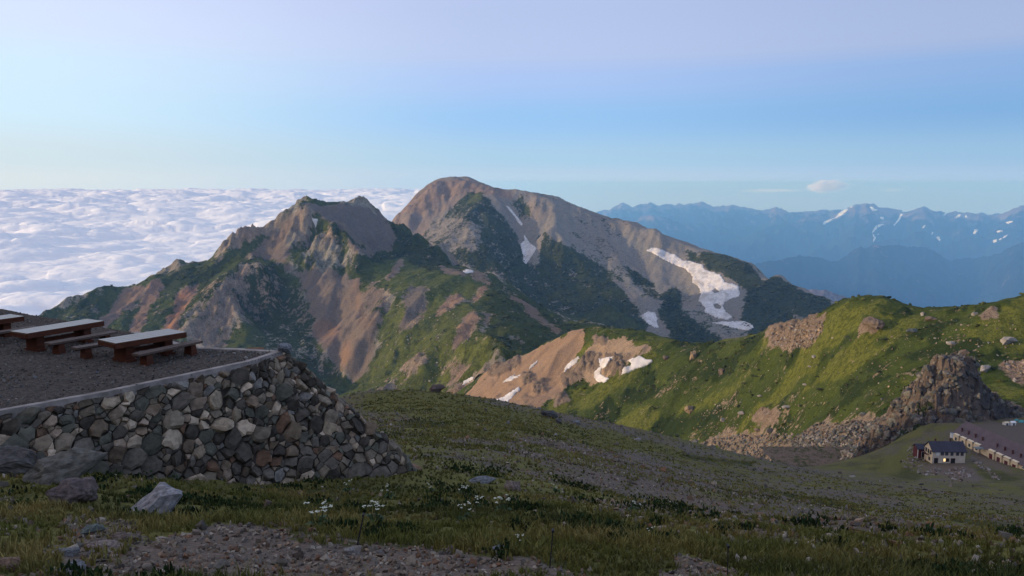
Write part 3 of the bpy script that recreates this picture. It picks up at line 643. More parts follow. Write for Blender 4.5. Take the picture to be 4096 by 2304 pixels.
# ------------------------------------------------------------------ sky, sun, air
w = bpy.data.worlds.new('World'); scene.world = w; w.use_nodes = True
nt = w.node_tree; bg = nt.nodes['Background']; out = nt.nodes['World Output']
sky = N(nt, 'ShaderNodeTexSky', _sky_type='NISHITA', _sun_disc=False, _sun_elevation=SUN_EL, _sun_rotation=-SUN_AZ, _altitude=2800, _air_density=1., _dust_density=.6, _ozone_density=2.)
tc = N(nt, 'ShaderNodeTexCoord'); vn = N(nt, 'ShaderNodeVectorMath', _operation='NORMALIZE'); L(nt, tc.outputs['Generated'], vn.inputs[0])
sx = N(nt, 'ShaderNodeSeparateXYZ'); L(nt, vn.outputs[0], sx.inputs[0])
def ramp(stops):
    n = nt.nodes.new('ShaderNodeValToRGB'); e = n.color_ramp.elements
    n.color_ramp.interpolation = 'EASE'
    for i, (p, c) in enumerate(stops):
        q = e[i] if i < 2 else e.new(p)
        q.position = p
    for i, (p, c) in enumerate(sorted(stops)):
        lin = [((v/255+.055)/1.055)**2.4 for v in c]
        e[i].position = p; e[i].color = (*lin, 1)
    return n
elev = maprange(nt, sx.outputs['Z'], -.04, .36); 
for nd in nt.nodes:
    if nd.bl_idname == 'ShaderNodeMapRange': nd.interpolation_type = 'LINEAR'
# z of each ramp stop = pos*.4-.04
pos = lambda z: (z+.04)/.4
rl = ramp([(pos(-.03), (205, 214, 226)), (pos(.006), (214, 224, 228)), (pos(.03), (206, 222, 230)), (pos(.08), (204, 230, 246)), (pos(.125), (206, 230, 249)), (pos(.17), (210, 224, 251)), (pos(.22), (208, 218, 250)), (pos(.34), (200, 212, 242))])
rc = ramp([(pos(-.03), (186, 200, 224)), (pos(.006), (182, 204, 227)), (pos(.03), (167, 201, 227)), (pos(.08), (150, 192, 236)), (pos(.125), (166, 192, 236)), (pos(.155), (177, 194, 230)), (pos(.21), (175, 191, 228)), (pos(.34), (188, 202, 236))])
rr_ = ramp([(pos(-.03), (172, 188, 217)), (pos(.006), (166, 191, 219)), (pos(.03), (150, 186, 217)), (pos(.08), (126, 170, 216)), (pos(.125), (138, 172, 218)), (pos(.155), (160, 178, 214)), (pos(.21), (158, 176, 214)), (pos(.34), (170, 186, 222))])
for r_ in (rl, rc, rr_): L(nt, elev, r_.inputs[0])
dt = N(nt, 'ShaderNodeVectorMath', _operation='DOT_PRODUCT'); L(nt, vn.outputs[0], dt.inputs[0]); dt.inputs[1].default_value = (-math.sin(SUN_AZ), math.cos(SUN_AZ), 0)
def lin(v, a, b, c=0, d=1):
    n = N(nt, 'ShaderNodeMapRange', _interpolation_type='SMOOTHSTEP'); L(nt, v, n.inputs[0])
    for i, q in enumerate((a, b, c, d)): n.inputs[i+1].default_value = q
    return n.outputs[0]
s1 = mixc(nt, lin(dt.outputs['Value'], -.68, -.10), rr_.outputs[0], rc.outputs[0])
s2 = mixc(nt, lin(dt.outputs['Value'], -.16, .46), s1, rl.outputs[0])
glow = mixc(nt, lin(dt.outputs['Value'], .48, 1.0), s2, (1.35, 1.05, .78))
nis = N(nt, 'ShaderNodeVectorMath', _operation='SCALE'); L(nt, sky.outputs[0], nis.inputs[0]); nis.inputs['Scale'].default_value = .12
full = mixc(nt, lin(sx.outputs['Z'], .3, .75, 0, .3), glow, nis.outputs[0])
L(nt, full, bg.inputs['Color']); bg.inputs['Strength'].default_value = 1.0

sd = bpy.data.lights.new('sun', 'SUN'); so = bpy.data.objects.new('sun', sd); C.objects.link(so)
sd.energy = 3.3; sd.color = (1.0, .76, .50); sd.angle = R(.8)
so.rotation_euler = (-TOSUN).to_track_quat('-Z', 'Y').to_euler()

hz = MB(); _q = [(-1754, -1200), (30000, -1200), (30000, 33200), (-206, 33200)]; hz.quadbox([(x, y, -2750) for x, y in _q], [(x, y, 62) for x, y in _q])
hm = bpy.data.materials.new('haze_air'); hm.use_nodes = True; ht = hm.node_tree
for nd in list(ht.nodes):
    if nd.bl_idname != 'ShaderNodeOutputMaterial': ht.nodes.remove(nd)
pv = N(ht, 'ShaderNodeVolumePrincipled', Density=5.4e-5, Anisotropy=0.0); pv.inputs['Color'].default_value = (.20, .48, 1.0, 1); pv.inputs['Absorption Color'].default_value = (.5, .66, 1, 1)
L(ht, pv.outputs[0], [n for n in ht.nodes if n.bl_idname == 'ShaderNodeOutputMaterial'][0].inputs['Volume'])
hzo = hz.build('haze', hm); tag(hzo, 'thin blue morning haze filling the valleys', 'haze', kind='stuff')

scene.view_settings.view_transform = 'Standard'; scene.view_settings.look = 'None'
scene.view_settings.exposure = .14; scene.view_settings.gamma = 1; scene.view_settings.use_curve_mapping = False
scene.cycles.use_denoising = True
scene.cycles.max_bounces = 6; scene.cycles.diffuse_bounces = 3; scene.cycles.volume_bounces = 6
scene.cycles.sample_clamp_indirect = 6
# ------------------------------------------------------------------ lingering snow, draped on the slopes it lies on
def inpoly(x, y, q):
    ins = False
    for i in range(len(q)):
        x1, y1 = q[i]; x2, y2 = q[(i+1) % len(q)]
        if (y1 > y) != (y2 > y) and x < (x2-x1)*(y-y1)/(y2-y1)+x1: ins = not ins
    return ins
SNOW, snt, sb = new_mat('old_snow')
_c = N(snt, 'ShaderNodeTexCoord').outputs['Object']; _n = noise_n(snt, .09, 6, .65, 0, _c); _d = noise_n(snt, .022, 6, .7, 1.2, _c)
_s = mixc(snt, maprange(snt, _n, .35, .65), (.52, .50, .51), (.70, .68, .70)); L(snt, mixc(snt, maprange(snt, _d, .50, .66, 0, .7), _s, (.33, .295, .27)), sb.inputs['Base Color'])
sb.inputs['Roughness'].default_value = .7; bump(snt, sb, _n, .7, 1.5)
def snow(mass, q, label, group, step=2.2, thick=.9, holes=(), mat=None):
    wob = 3.5 if step > 2 else 1.2
    xs = np.arange(min(a for a, _ in q)-step, max(a for a, _ in q)+2*step, step); ys = np.arange(min(b for _, b in q)-step, max(b for _, b in q)+2*step, step)
    ok = np.array([[inpoly(x+wob*mnoise.fractal((x*.11, y*.11, 0), .8, 2, 3), y+wob*mnoise.fractal((x*.11, y*.11, 5), .8, 2, 3), q) and not any(inpoly(x, y, h) for h in holes) for y in ys] for x in xs])
    idx = -np.ones(ok.shape, int); v = []; 
    nu, nv = ok.shape
    for i in range(nu):
        for j in range(nv):
            if ok[i, j]:
                h = mass.bvh.ray_cast(Vector((0, 0, 0)), Vector(ray(xs[i], ys[j])).normalized())
                if h[0] is None: continue
                e = min(1., sum(ok[max(0, i-a):i+a+1, max(0, j-a):j+a+1].mean() for a in (1, 2))-1.05)
                idx[i, j] = len(v); v.append(h[0]+h[1]*(thick*max(.12, e)))
    f = []
    for i in range(nu-1):
        for j in range(nv-1):
            a, b, c, d = idx[i, j], idx[i, j+1], idx[i+1, j+1], idx[i+1, j]
            if min(a, b, c, d) < 0: continue
            ds = [v[k].length for k in (a, b, c, d)]
            if max(ds)-min(ds) < .035*min(ds): f.append((a, b, c, d))
    if len(f) < 2: print('NO SNOW', label, len(v)); return
    par = list(range(len(v)))
    def fd(a):
        while par[a] != a: par[a] = par[par[a]]; a = par[a]
        return a
    for t in f:
        for q_ in t[1:]: par[fd(t[0])] = fd(q_)
    cn = {}
    for t in f: cn[fd(t[0])] = cn.get(fd(t[0]), 0)+1
    best = max(cn, key=cn.get) if cn else None; f = [t for t in f if fd(t[0]) == best]
    us_ = sorted({a for t in f for a in t}); mp_ = {a: i for i, a in enumerate(us_)}; v = [v[a] for a in us_]; f = [tuple(mp_[a] for a in t) for t in f]
    o = mesh_obj('snow_patch', np.array([tuple(p) for p in v]), np.array(f), mat or SNOW, smooth=True)
    # skirt down into the ground gives the patch its thickness
    bm = bmesh.new(); bm.from_mesh(o.data)
    be = [e for e in bm.edges if e.is_boundary]
    g = bmesh.ops.extrude_edge_only(bm, edges=be)['geom']
    for t in g:
        if isinstance(t, bmesh.types.BMVert): t.co.z -= thick*1.4
    bm.to_mesh(o.data); bm.free()
    return tag(o, label, 'snow patch', group)
def crop(x0, y0, s, pts): return [(x0+a*s, y0+b*s) for a, b in pts]
k = .4272
gy_ = 'snow patches on the dome mountain'
snow(yari, crop(2200, 700, k, [(900, 700), (960, 675), (1020, 680), (1090, 715), (1170, 740), (1250, 800), (1310, 800), (1440, 840), (1445, 880), (1600, 930), (1640, 1000), (1760, 1030), (1780, 1080), (1775, 1140), (1690, 1160), (1640, 1190), (1620, 1230), (1650, 1280), (1700, 1310), (1705, 1340), (1660, 1362), (1560, 1340), (1440, 1285), (1455, 1245), (1390, 1180), (1410, 1110), (1390, 1050), (1330, 1010), (1330, 950), (1270, 880), (1180, 850), (1080, 800), (980, 745)]),
     'largest snowfield, long and broad with two dark rock islands in it', gy_, 2.5, 2.5, [crop(2200, 700, k, [(1525, 1085), (1550, 1065), (1585, 1095), (1545, 1105)]), crop(2200, 700, k, [(1530, 1215), (1565, 1205), (1608, 1235), (1590, 1255), (1545, 1245)])])
snow(yari, crop(2200, 700, k, [(1400, 1300), (1530, 1378), (1600, 1370), (1830, 1370), (1900, 1400), (1912, 1440), (1860, 1462), (1720, 1438), (1600, 1402), (1500, 1385)]), 'narrow snow tongue lying under the lower end of the largest snowfield', gy_, 2.2, 2)
snow(yari, crop(2200, 700, k, [(840, 1320), (915, 1275), (985, 1290), (1010, 1340), (1005, 1370), (1028, 1430), (990, 1436), (910, 1390)]), 'compact snow patch alone in the dark gully foot left of the largest snowfield', gy_, 2.2, 2)
snow(yari, crop(1500, 680, k, [(1208, 322), (1260, 345), (1330, 430), (1385, 500), (1377, 532), (1335, 492), (1300, 430), (1250, 370)]), 'thin diagonal snow streak highest in the gully below the dome summit', gy_, 2.0, 2)
snow(yari, crop(1500, 680, k, [(1390, 590), (1425, 640), (1445, 675), (1515, 728), (1510, 748), (1440, 855), (1415, 888), (1380, 850), (1385, 800), (1365, 740), (1358, 690), (1400, 660)]), 'wedge of snow pointing downhill in the gully under the thin streak', gy_, 2.0, 2)
gs_ = 'snow patches on the brown crested mountain'
snow(shak, crop(1500, 680, k, [(815, 950), (840, 922), (925, 940), (920, 962), (850, 972)]), 'small snow patch tucked behind the rocky col of the spur', gs_, 1.6, 1.5)
snow(shak, crop(700, 700, k, [(1280, 406), (1345, 410), (1318, 490)]), 'tiny triangular snow patch near the top of the brown crest', gs_, 1.5, 1.5)
gr_ = 'snow patches on the near scree ridge'
for q, lb in (([(335, 810), (360, 755), (430, 720), (470, 710), (450, 750), (380, 790)], 'leaf shaped snow patch farthest left on the sunlit scree'),
              ([(640, 838), (700, 785), (790, 720), (860, 670), (835, 715), (910, 688), (880, 722), (800, 760), (740, 772)], 'forked ragged snow patch in the middle of the sunlit scree'),
              ([(955, 668), (990, 610), (1070, 550), (1052, 590), (1000, 642)], 'thin snow sliver above the forked patch, near the scree crest'),
              ([(640, 940), (740, 900), (880, 808), (895, 840), (840, 890), (785, 940), (790, 985), (740, 975)], 'long snow strip running down behind the dark near slope'),
              ([(1295, 682), (1320, 610), (1390, 550), (1440, 522), (1458, 545), (1420, 592), (1340, 650), (1310, 675)], 'slanting snow strip left of the yellowish rock knob'),
              ([(1620, 550), (1760, 520), (1768, 548), (1720, 578), (1705, 620), (1655, 640), (1650, 690), (1728, 735), (1690, 772), (1620, 768), (1578, 720), (1585, 670), (1640, 620)], 'crescent of snow curling round the left of the round rock knob'),
              ([(1890, 570), (1940, 540), (2020, 522), (2060, 550), (2138, 560), (2130, 582), (2060, 622), (1990, 642), (1900, 682), (1835, 702), (1858, 622), (1932, 612), (1925, 580)], 'wide snow patch on the grass edge right of the round rock knob')):
    snow(shak if lb[:4] == 'leaf' else ridgeM, crop(1700, 1200, k, q), lb, gr_, 2.2, .7)
gf_ = 'snow streaks on the far blue range'
FS = [([(670, 465), (700, 430), (800, 395), (840, 345), (910, 310), (925, 320), (870, 375), (780, 415), (710, 460)], 'longest far snow streak slanting left below the far twin summit'),
      ([(930, 305), (960, 282), (968, 292), (945, 315)], 'short far snow streak just left of the far twin summit'),
      ([(1120, 300), (1145, 293), (1165, 315), (1200, 318), (1190, 332), (1140, 338)], 'blocky far snow patch on the right shoulder of the far twin summit'),
      ([(1180, 465), (1250, 455), (1258, 467), (1200, 492), (1150, 542), (1140, 530)], 'bent far snow streak above the lowest zigzag'),
      ([(1136, 540), (1160, 555), (1182, 595), (1150, 628), (1155, 590)], 'lowest zigzag far snow streak hanging into the blue valley'),
      ([(1190, 552), (1222, 540), (1215, 552), (1188, 562)], 'faint far snow dash beside the lowest zigzag'),
      ([(1335, 478), (1380, 420), (1412, 358), (1435, 365), (1400, 430), (1345, 480)], 'steep far snow streak left of the rounded far top'),
      ([(1210, 395), (1245, 385), (1262, 415), (1240, 420)], 'small far snow triangle between the two slanting streaks'),
      ([(1608, 502), (1625, 462), (1648, 468), (1630, 498)], 'upright far snow fleck below the rounded far top'),
      ([(1695, 557), (1708, 526), (1720, 533), (1710, 557)], 'tiny upright far snow fleck left of the hooked patch'),
      ([(1740, 582), (1765, 568), (1792, 612), (1770, 616)], 'hooked far snow patch pointing down to the right'),
      ([(1798, 378), (1830, 353), (1852, 360), (1820, 380)], 'pale far snow dash on the skyline saddle'),
      ([(1918, 402), (1950, 368), (1985, 365), (1960, 397)], 'left one of a pair of far snow flecks under the jagged skyline'),
      ([(2008, 402), (2020, 362), (2042, 400)], 'right one of a pair of far snow flecks under the jagged skyline'),
      ([(2085, 552), (2100, 508), (2142, 508), (2112, 552)], 'square dull far snow patch in the middle of the slope'),
      ([(2390, 440), (2440, 428), (2468, 430), (2410, 462)], 'far snow bar high under the rightmost pointed peak'),
      ([(2295, 498), (2310, 522), (2368, 517), (2362, 537), (2315, 537)], 'cup shaped far snow patch below the high bar'),
      ([(2272, 607), (2322, 600), (2312, 625), (2280, 642)], 'wedge shaped far snow patch lowest under the rightmost peak'),
      ([(2325, 605), (2420, 550), (2405, 575), (2335, 614)], 'slim far snow streak joining the lowest wedge')]
FSN = plain_mat('bright_far_snow', (.86, .86, .88), .05, .01, .8, 0)
for q, lb in FS: snow(far, crop(3000, 700, k, q), lb, gf_, 1.5, 14, (), FSN)

# ------------------------------------------------------------------ rocks
def rock_proto(n, seed, ax=(1, 1, 1), chip=.35, subdiv=False):
    r = random.Random(seed); bm = bmesh.new()
    for i in range(n):
        z = r.uniform(-1, 1); a = r.uniform(0, 6.283); q = math.sqrt(1-z*z); s = 1-chip*r.random()
        p = [q*math.cos(a)*s, q*math.sin(a)*s, z*s]
        p = [max(-.86, min(.86, c)) for c in p]
        bm.verts.new([p[i]*ax[i] for i in range(3)])
    g = bmesh.ops.convex_hull(bm, input=bm.verts)
    for v in [v for v in bm.verts if not v.link_faces]: bm.verts.remove(v)
    if subdiv:
        bmesh.ops.subdivide_edges(bm, edges=bm.edges[:], cuts=4, use_grid_fill=True)
        for v in bm.verts:
            p = v.co*2.1
            v.co += v.co.normalized()*(.13*mnoise.fractal(p+Vector((seed, 0, 0)), .75, 2.1, 5)-.10*abs(mnoise.noise(p*2.3)))
    bmesh.ops.triangulate(bm, faces=bm.faces[:]); bmesh.ops.recalc_face_normals(bm, faces=bm.faces)
    bm.verts.index_update()
    v = np.array([tuple(q.co) for q in bm.verts]); f = np.array([[q.index for q in fc.verts] for fc in bm.faces]); bm.free()
    return v, f
PEB = [rock_proto(9, 900+i) for i in range(10)]
STN = [rock_proto(16+i % 7, 300+i) for i in range(36)]
PAL = np.array([(.17, .165, .16), (.125, .13, .14), (.12, .135, .125), (.29, .265, .24), (.17, .115, .085), (.23, .18, .16), (.075, .075, .075), (.15, .14, .12), (.20, .185, .165), (.10, .10, .095)])
def scatter(name, protos, pos, size, mat, parent=None, seed=1, pal=PAL, palw=None, flat=(.55, 1.), fixed=None):
    r = np.random.default_rng(seed); V = []; FF = []; TT = []; n0 = 0
    pi = r.integers(0, len(protos), len(pos)); ci = r.choice(len(pal), len(pos), p=palw)
    for i in range(len(pos)):
        v, f = protos[pi[i]]
        s = size[i]*np.array([r.uniform(.75, 1.3), r.uniform(.75, 1.3), r.uniform(*flat)])
        q = r.normal(size=4); q /= np.linalg.norm(q)
        a, b, c, d = q
        if fixed is None: rot = np.array([[1-2*(c*c+d*d), 2*(b*c-a*d), 2*(b*d+a*c)], [2*(b*c+a*d), 1-2*(b*b+d*d), 2*(c*d-a*b)], [2*(b*d-a*c), 2*(c*d+a*b), 1-2*(b*b+c*c)]])
        else:
            t = r.uniform(0, 6.283); e = fixed[i] if hasattr(fixed, '__len__') else None
            rz = np.array([[math.cos(t), -math.sin(t), 0], [math.sin(t), math.cos(t), 0], [0, 0, 1]])
            rot = rz if e is None else e @ rz
        V.append((v*s) @ rot.T + pos[i]); FF.append(f+n0); n0 += len(v)
        TT.append(np.tile(np.append(pal[ci[i]]*r.uniform(.7, 1.35), 1), (len(v), 1)))
    return mesh_obj(name, np.concatenate(V), np.concatenate(FF), mat, parent, cols={'tint': np.concatenate(TT)})
STONE = attr_mat('quarried_stone', 5, .4, .03); GRAVEL = attr_mat('gravel_stone', 30, .25, .01); BOULD = attr_mat('boulder_stone', 5, .55, .06); TALUS = attr_mat('talus_stone', 1.2, .3, .1)

def ground(x, y):
    return near.down(x, y).z

# ------------------------------------------------------------------ terrace with its rubble wall
ZT = -5.7
K = [(-26, 5.0), (-17.5, 14.0), (-13.53, 18.77), (-12.86, 19.63), (-11.11, 21.52), (-8.42, 25.32), (-7.84, 26.95), (-7.80, 27.25), (-10.98, 27.75), (-14.5, 30.8), (-24, 37)]   # kerb line: front edge, corner, back edge
B = [(-25.2, 4.2), (-16.6, 13.2), (-12.75, 17.9), (-12.1, 18.5), (-10.55, 20.5), (-7.25, 23.8), (-4.93, 25.5), (-3.1, 27.0), (-3.9, 30.2), (-11.2, 33.6), (-22, 40)]
Bz = [ground(*b)-.15 for b in B]
S_ = []; 
def loft(u, t):             # point on the rubble face, u along the kerb 0..10, t 0 top .. 1 foot
    i = min(int(u), len(K)-2); a = u-i
    k_ = [K[i][c]*(1-a)+K[i+1][c]*a for c in (0, 1)]; b_ = [B[i][c]*(1-a)+B[i+1][c]*a for c in (0, 1)]; bz = Bz[i]*(1-a)+Bz[i+1]*a
    e = t**1.15
    return np.array([k_[0]+(b_[0]-k_[0])*t, k_[1]+(b_[1]-k_[1])*t, ZT-.12+(bz-ZT)*(t*.85+.15*t*t)])
wall = empty('rubble_wall', (-9, 23, -7)); tag(wall, 'dark rubble stone wall with pale concrete kerb holding up the gravel terrace', 'stone wall')
wl = Vector((-9, 23, -7)); wloc = np.array(wl)
us = np.linspace(0, 10, 121); ts = np.linspace(0, 1, 16)
cv = np.array([[loft(u, t)-np.array([0, 0, .1]) for t in ts] for u in us]).reshape(-1, 3)
core_m = plain_mat('wall_earth', (.045, .038, .032), .4, 4, 1, .6, .05, .02)
mesh_obj('earth_core', cv-wloc, grid_faces(121, 16), core_m, wall)
# fitted rubble: every stone is a cell of an uneven packing on the face, chipped, tilted and standing proud of the earth
r = np.random.default_rng(5)
seglen = [math.hypot(K[i+1][0]-K[i][0]+B[i+1][0]-B[i][0], K[i+1][1]-K[i][1]+B[i+1][1]-B[i][1])/2 for i in range(len(K)-1)]
cum = np.concatenate([[0], np.cumsum(seglen)])
uof = lambda S: float(np.interp(S, cum, np.arange(len(K))))
Hs = np.array([np.linalg.norm(loft(u, 0)-loft(u, .5))+np.linalg.norm(loft(u, .5)-loft(u, 1)) for u in np.linspace(0, 9.99, 200)])
hof = lambda S: float(np.interp(uof(S), np.linspace(0, 9.99, 200), Hs))
def face(S, V):
    u = min(max(uof(S), .001), 9.98); t = V/hof(S); tc = min(max(t, 0.), 1.06)
    p = loft(u, tc); e = .02
    du = loft(min(u+e, 9.99), min(tc, 1))-loft(max(u-e, 0), min(tc, 1)); dv = loft(u, min(1, tc+.03))-loft(u, max(0, min(tc, 1)-.03))
    n_ = np.cross(dv, du); n_ /= np.linalg.norm(n_)+1e-9
    return p, (n_ if n_[2] > 0 else -n_)
sp = []; sr = []
for n_, lo, hi in ((160, .25, .34), (2200, .16, .24), (9000, .10, .16), (16000, .055, .10)):
    for _ in range(n_):
        S = r.uniform(cum[1], cum[9]); V = r.uniform(.0, 1.03)*hof(S); q = r.uniform(lo, hi)
        if sp:
            a = np.array(sp); th_ = 1.5*mnoise.noise((S*.9, V*.9, 0)); ca, sa = math.cos(th_), math.sin(th_); e1 = (a[:, 0]-S)*ca+(a[:, 1]-V)*sa; e2 = -(a[:, 0]-S)*sa+(a[:, 1]-V)*ca; d = np.hypot(e1*.8, e2*1.25)
            if np.any(d < .76*(np.array(sr)+q)): continue
        sp.append((S, V)); sr.append(q)
sp = np.array(sp); sr = np.array(sr); print('wall stones', len(sp))
WPAL = np.array([(.17, .15, .125), (.105, .098, .09), (.095, .10, .088), (.40, .34, .28), (.15, .098, .072), (.25, .205, .17), (.06, .055, .05), (.145, .115, .09), (.26, .22, .175), (.17, .17, .17)])*np.array([1.1, 1., .88]); WPW = np.array([.14, .16, .14, .09, .05, .06, .16, .11, .05, .04])
WV = []; WF = []; WT = []; nv0 = 0
for i in range(len(sp)):
    d2 = (sp[:, 0]-sp[i, 0])**2+(sp[:, 1]-sp[i, 1])**2; nb = np.argsort(d2)[1:16]
    R0 = sr[i]*2.1; ang = np.linspace(0, 2*np.pi, 11)[:-1]+r.uniform(0, 6); poly = [(R0*math.cos(a), R0*math.sin(a)) for a in ang]
    for j in nb:               # clip by the weighted bisector with each neighbour
        vx, vy = sp[j]-sp[i]; D = math.hypot(vx, vy); m = (D*D+sr[i]**2-sr[j]**2)/(2*D)-.004; vx /= D; vy /= D; out = []
        for k_ in range(len(poly)):
            a, b_ = poly[k_], poly[(k_+1) % len(poly)]; da = a[0]*vx+a[1]*vy-m; db = b_[0]*vx+b_[1]*vy-m
            if da <= 0: out.append(a)
            if da*db < 0: t = da/(da-db); out.append((a[0]+(b_[0]-a[0])*t, a[1]+(b_[1]-a[1])*t))
        poly = out
        if len(poly) < 3: break
    if len(poly) < 3: continue
    # merge very short sides, then add chips along long ones
    pl = []
    for a in poly:
        if not pl or math.hypot(a[0]-pl[-1][0], a[1]-pl[-1][1]) > .36*sr[i]: pl.append(a)
    q = []
    for k_ in range(len(pl)):
        a, b_ = pl[k_], pl[(k_+1) % len(pl)]; q.append(a)
        if math.hypot(b_[0]-a[0], b_[1]-a[1]) > .8*sr[i] and r.random() < .4: t = r.uniform(.35, .65); q.append(((a[0]+(b_[0]-a[0])*t)*r.uniform(.86, 1.0), (a[1]+(b_[1]-a[1])*t)*r.uniform(.86, 1.0)))
    if len(q) < 4: continue
    n_ = len(q); s_ = r.uniform(.92, 1.03); h_ = sr[i]*r.uniform(.2, .6); tx, ty = r.normal(0, .34, 2); cx, cy = r.normal(0, .12*sr[i], 2)
    ring = []
    for sc_, hh, jt in ((1.*s_, -.12, 0), (1.*s_, .35*h_, .03), (r.uniform(.62, .86), h_, .10)):
        for a in q:
            jx, jy = r.normal(0, jt*sr[i], 2); xx = a[0]*sc_+jx+(cx if hh == h_ else 0); yy = a[1]*sc_+jy+(cy if hh == h_ else 0)
            p, nn = face(sp[i, 0]+xx, sp[i, 1]+yy); zz = hh+((tx*xx+ty*yy) if hh > 0 else 0)+r.normal(0, jt*.35*sr[i]); ring.append(p+nn*zz)
    p, nn = face(sp[i, 0]+cx, sp[i, 1]+cy); ring.append(p+nn*(h_*r.uniform(1.0, 1.2)))
    f = []
    for k_ in range(2):
        for e in range(n_):
            a, b_ = k_*n_+e, k_*n_+(e+1) % n_; f += [(a, b_, b_+n_), (a, b_+n_, a+n_)]
    f += [(2*n_+e, 2*n_+(e+1) % n_, 3*n_) for e in range(n_)]
    WV.append(np.array(ring)-wloc); WF.append(np.array(f)+nv0); nv0 += len(ring)
    WT.append(np.tile(np.append(WPAL[r.choice(10, p=WPW)]*r.uniform(.65, 1.3), 1), (len(ring), 1)))
mesh_obj('stonework', np.concatenate(WV), np.concatenate(WF), STONE, wall, cols={'tint': np.concatenate(WT)})
# kerb: a cast strip following the edge
def strip(path, w, z0, z1, name, mat, parent, off):
    n = len(path); L_ = []; R_ = []
    for i in range(n):
        a = Vector(path[max(0, i-1)]); b = Vector(path[min(n-1, i+1)]); d = (b-a).normalized(); nr = Vector((-d.y, d.x))
        p = Vector(path[i]); L_.append(p+nr*w); R_.append(p)
    mb = MB()
    for i in range(n-1):
        q = [R_[i], R_[i+1], L_[i+1], L_[i]]
        mb.quadbox([(c.x-off.x, c.y-off.y, z0-off.z) for c in q], [(c.x-off.x, c.y-off.y, z1-off.z) for c in q])
    return mb.build(name, mat, parent)
conc = plain_mat('cast_concrete', (.30, .26, .235), .4, 2.2, .9, .4, .02)
kp = [K[1], K[2], K[3], K[4], ((K[4][0]+K[5][0])/2, (K[4][1]+K[5][1])/2), K[5], K[6]]
strip(kp, .19, ZT-.35, ZT+.045, 'kerb', conc, wall, wl)
strip([(-7.95, 27.02), (-9.4, 27.38), (-10.98, 27.62), (-12.0, 28.4), (-14.5, 30.6)], .24, ZT-.35, ZT+.04, 'kerb', conc, wall, wl)
# terrace floor
ta = []; 
xs = np.linspace(0, 1, 150); 
fl = [K[0], K[1], K[2], K[3], K[4], K[5], K[6]]; bk = [(-34, 22), (-28, 30), (-24, 36.8), (-20, 34.2), (-14.6, 30.6), (-10.98, 27.6), (-8.1, 27.1)]
fx = np.array([[np.interp(s, np.linspace(0, 1, 7), [p[c] for p in fl]) for s in xs] for c in (0, 1)]); bx_ = np.array([[np.interp(s, np.linspace(0, 1, 7), [p[c] for p in bk]) for s in xs] for c in (0, 1)])
tt = np.linspace(0.012, 1, 110)
TX = fx[0][:, None]*(1-tt)+bx_[0][:, None]*tt; TY = fx[1][:, None]*(1-tt)+bx_[1][:, None]*tt
TZ = ZT-.02+fbm(TX/.5, TY/.5, 3, 601)*.03+fbm(TX/2.5, TY/2.5, 3, 603)*.06
terr = mesh_obj('gravel_ground', np.stack([TX, TY, TZ], -1).reshape(-1, 3), grid_faces(150, 110), plain_mat('terrace_gravel', (.085, .072, .062), .5, 9, 1, .8, .04, .05), smooth=True); tag(terr, kind='structure')
r = np.random.default_rng(8); a = r.random(5200); bq = r.random(5200)
gp = np.stack([np.interp(a, xs, fx[0])*(1-bq)+np.interp(a, xs, bx_[0])*bq, np.interp(a, xs, fx[1])*(1-bq)+np.interp(a, xs, bx_[1])*bq, np.full(5200, ZT)], 1)
g_ = scatter('gravel', PEB, gp, r.uniform(.015, .05, 5200)*(1+(r.random(5200) > .97)*1.2), GRAVEL, None, 9, pal=PAL*.8); tag(g_, 'loose dark gravel covering the terrace floor', 'gravel', kind='stuff')

# ------------------------------------------------------------------ tables and benches on the terrace
wood_top, nt, b = new_mat('varnished_boards')
co = N(nt, 'ShaderNodeTexCoord').outputs['Object']; mp = N(nt, 'ShaderNodeMapping'); mp.inputs['Scale'].default_value = (1.2, 14, 14); L(nt, co, mp.inputs[0])
n_ = noise_n(nt, 2, 5, .6, .4, mp.outputs[0]); L(nt, mixc(nt, maprange(nt, n_, .3, .7), (.20, .125, .08), (.095, .055, .035)), b.inputs['Base Color'])
b.inputs['Roughness'].default_value = .28; b.inputs['Specular IOR Level'].default_value = .75; bump(nt, b, n_, .15, .004)
wood_red, nt, b = new_mat('red_stained_timber')
co = N(nt, 'ShaderNodeTexCoord').outputs['Object']; mp = N(nt, 'ShaderNodeMapping'); mp.inputs['Scale'].default_value = (1.5, 9, 9); L(nt, co, mp.inputs[0])
n_ = noise_n(nt, 2, 5, .6, .4, mp.outputs[0]); L(nt, mixc(nt, maprange(nt, n_, .3, .7), (.115, .036, .018), (.06, .021, .012)), b.inputs['Base Color'])
b.inputs['Roughness'].default_value = .6; bump(nt, b, n_, .2, .004)
wood_old = plain_mat('weathered_timber', (.11, .075, .06), .35, 12, .7, .3, .01, .3)
def bevbox(name, mat, parent, x0, x1, y0, y1, z0, z1, bev=.008):
    m_ = MB(); m_.box(x0, x1, y0, y1, z0, z1); return m_.build(name, mat, parent, bev)
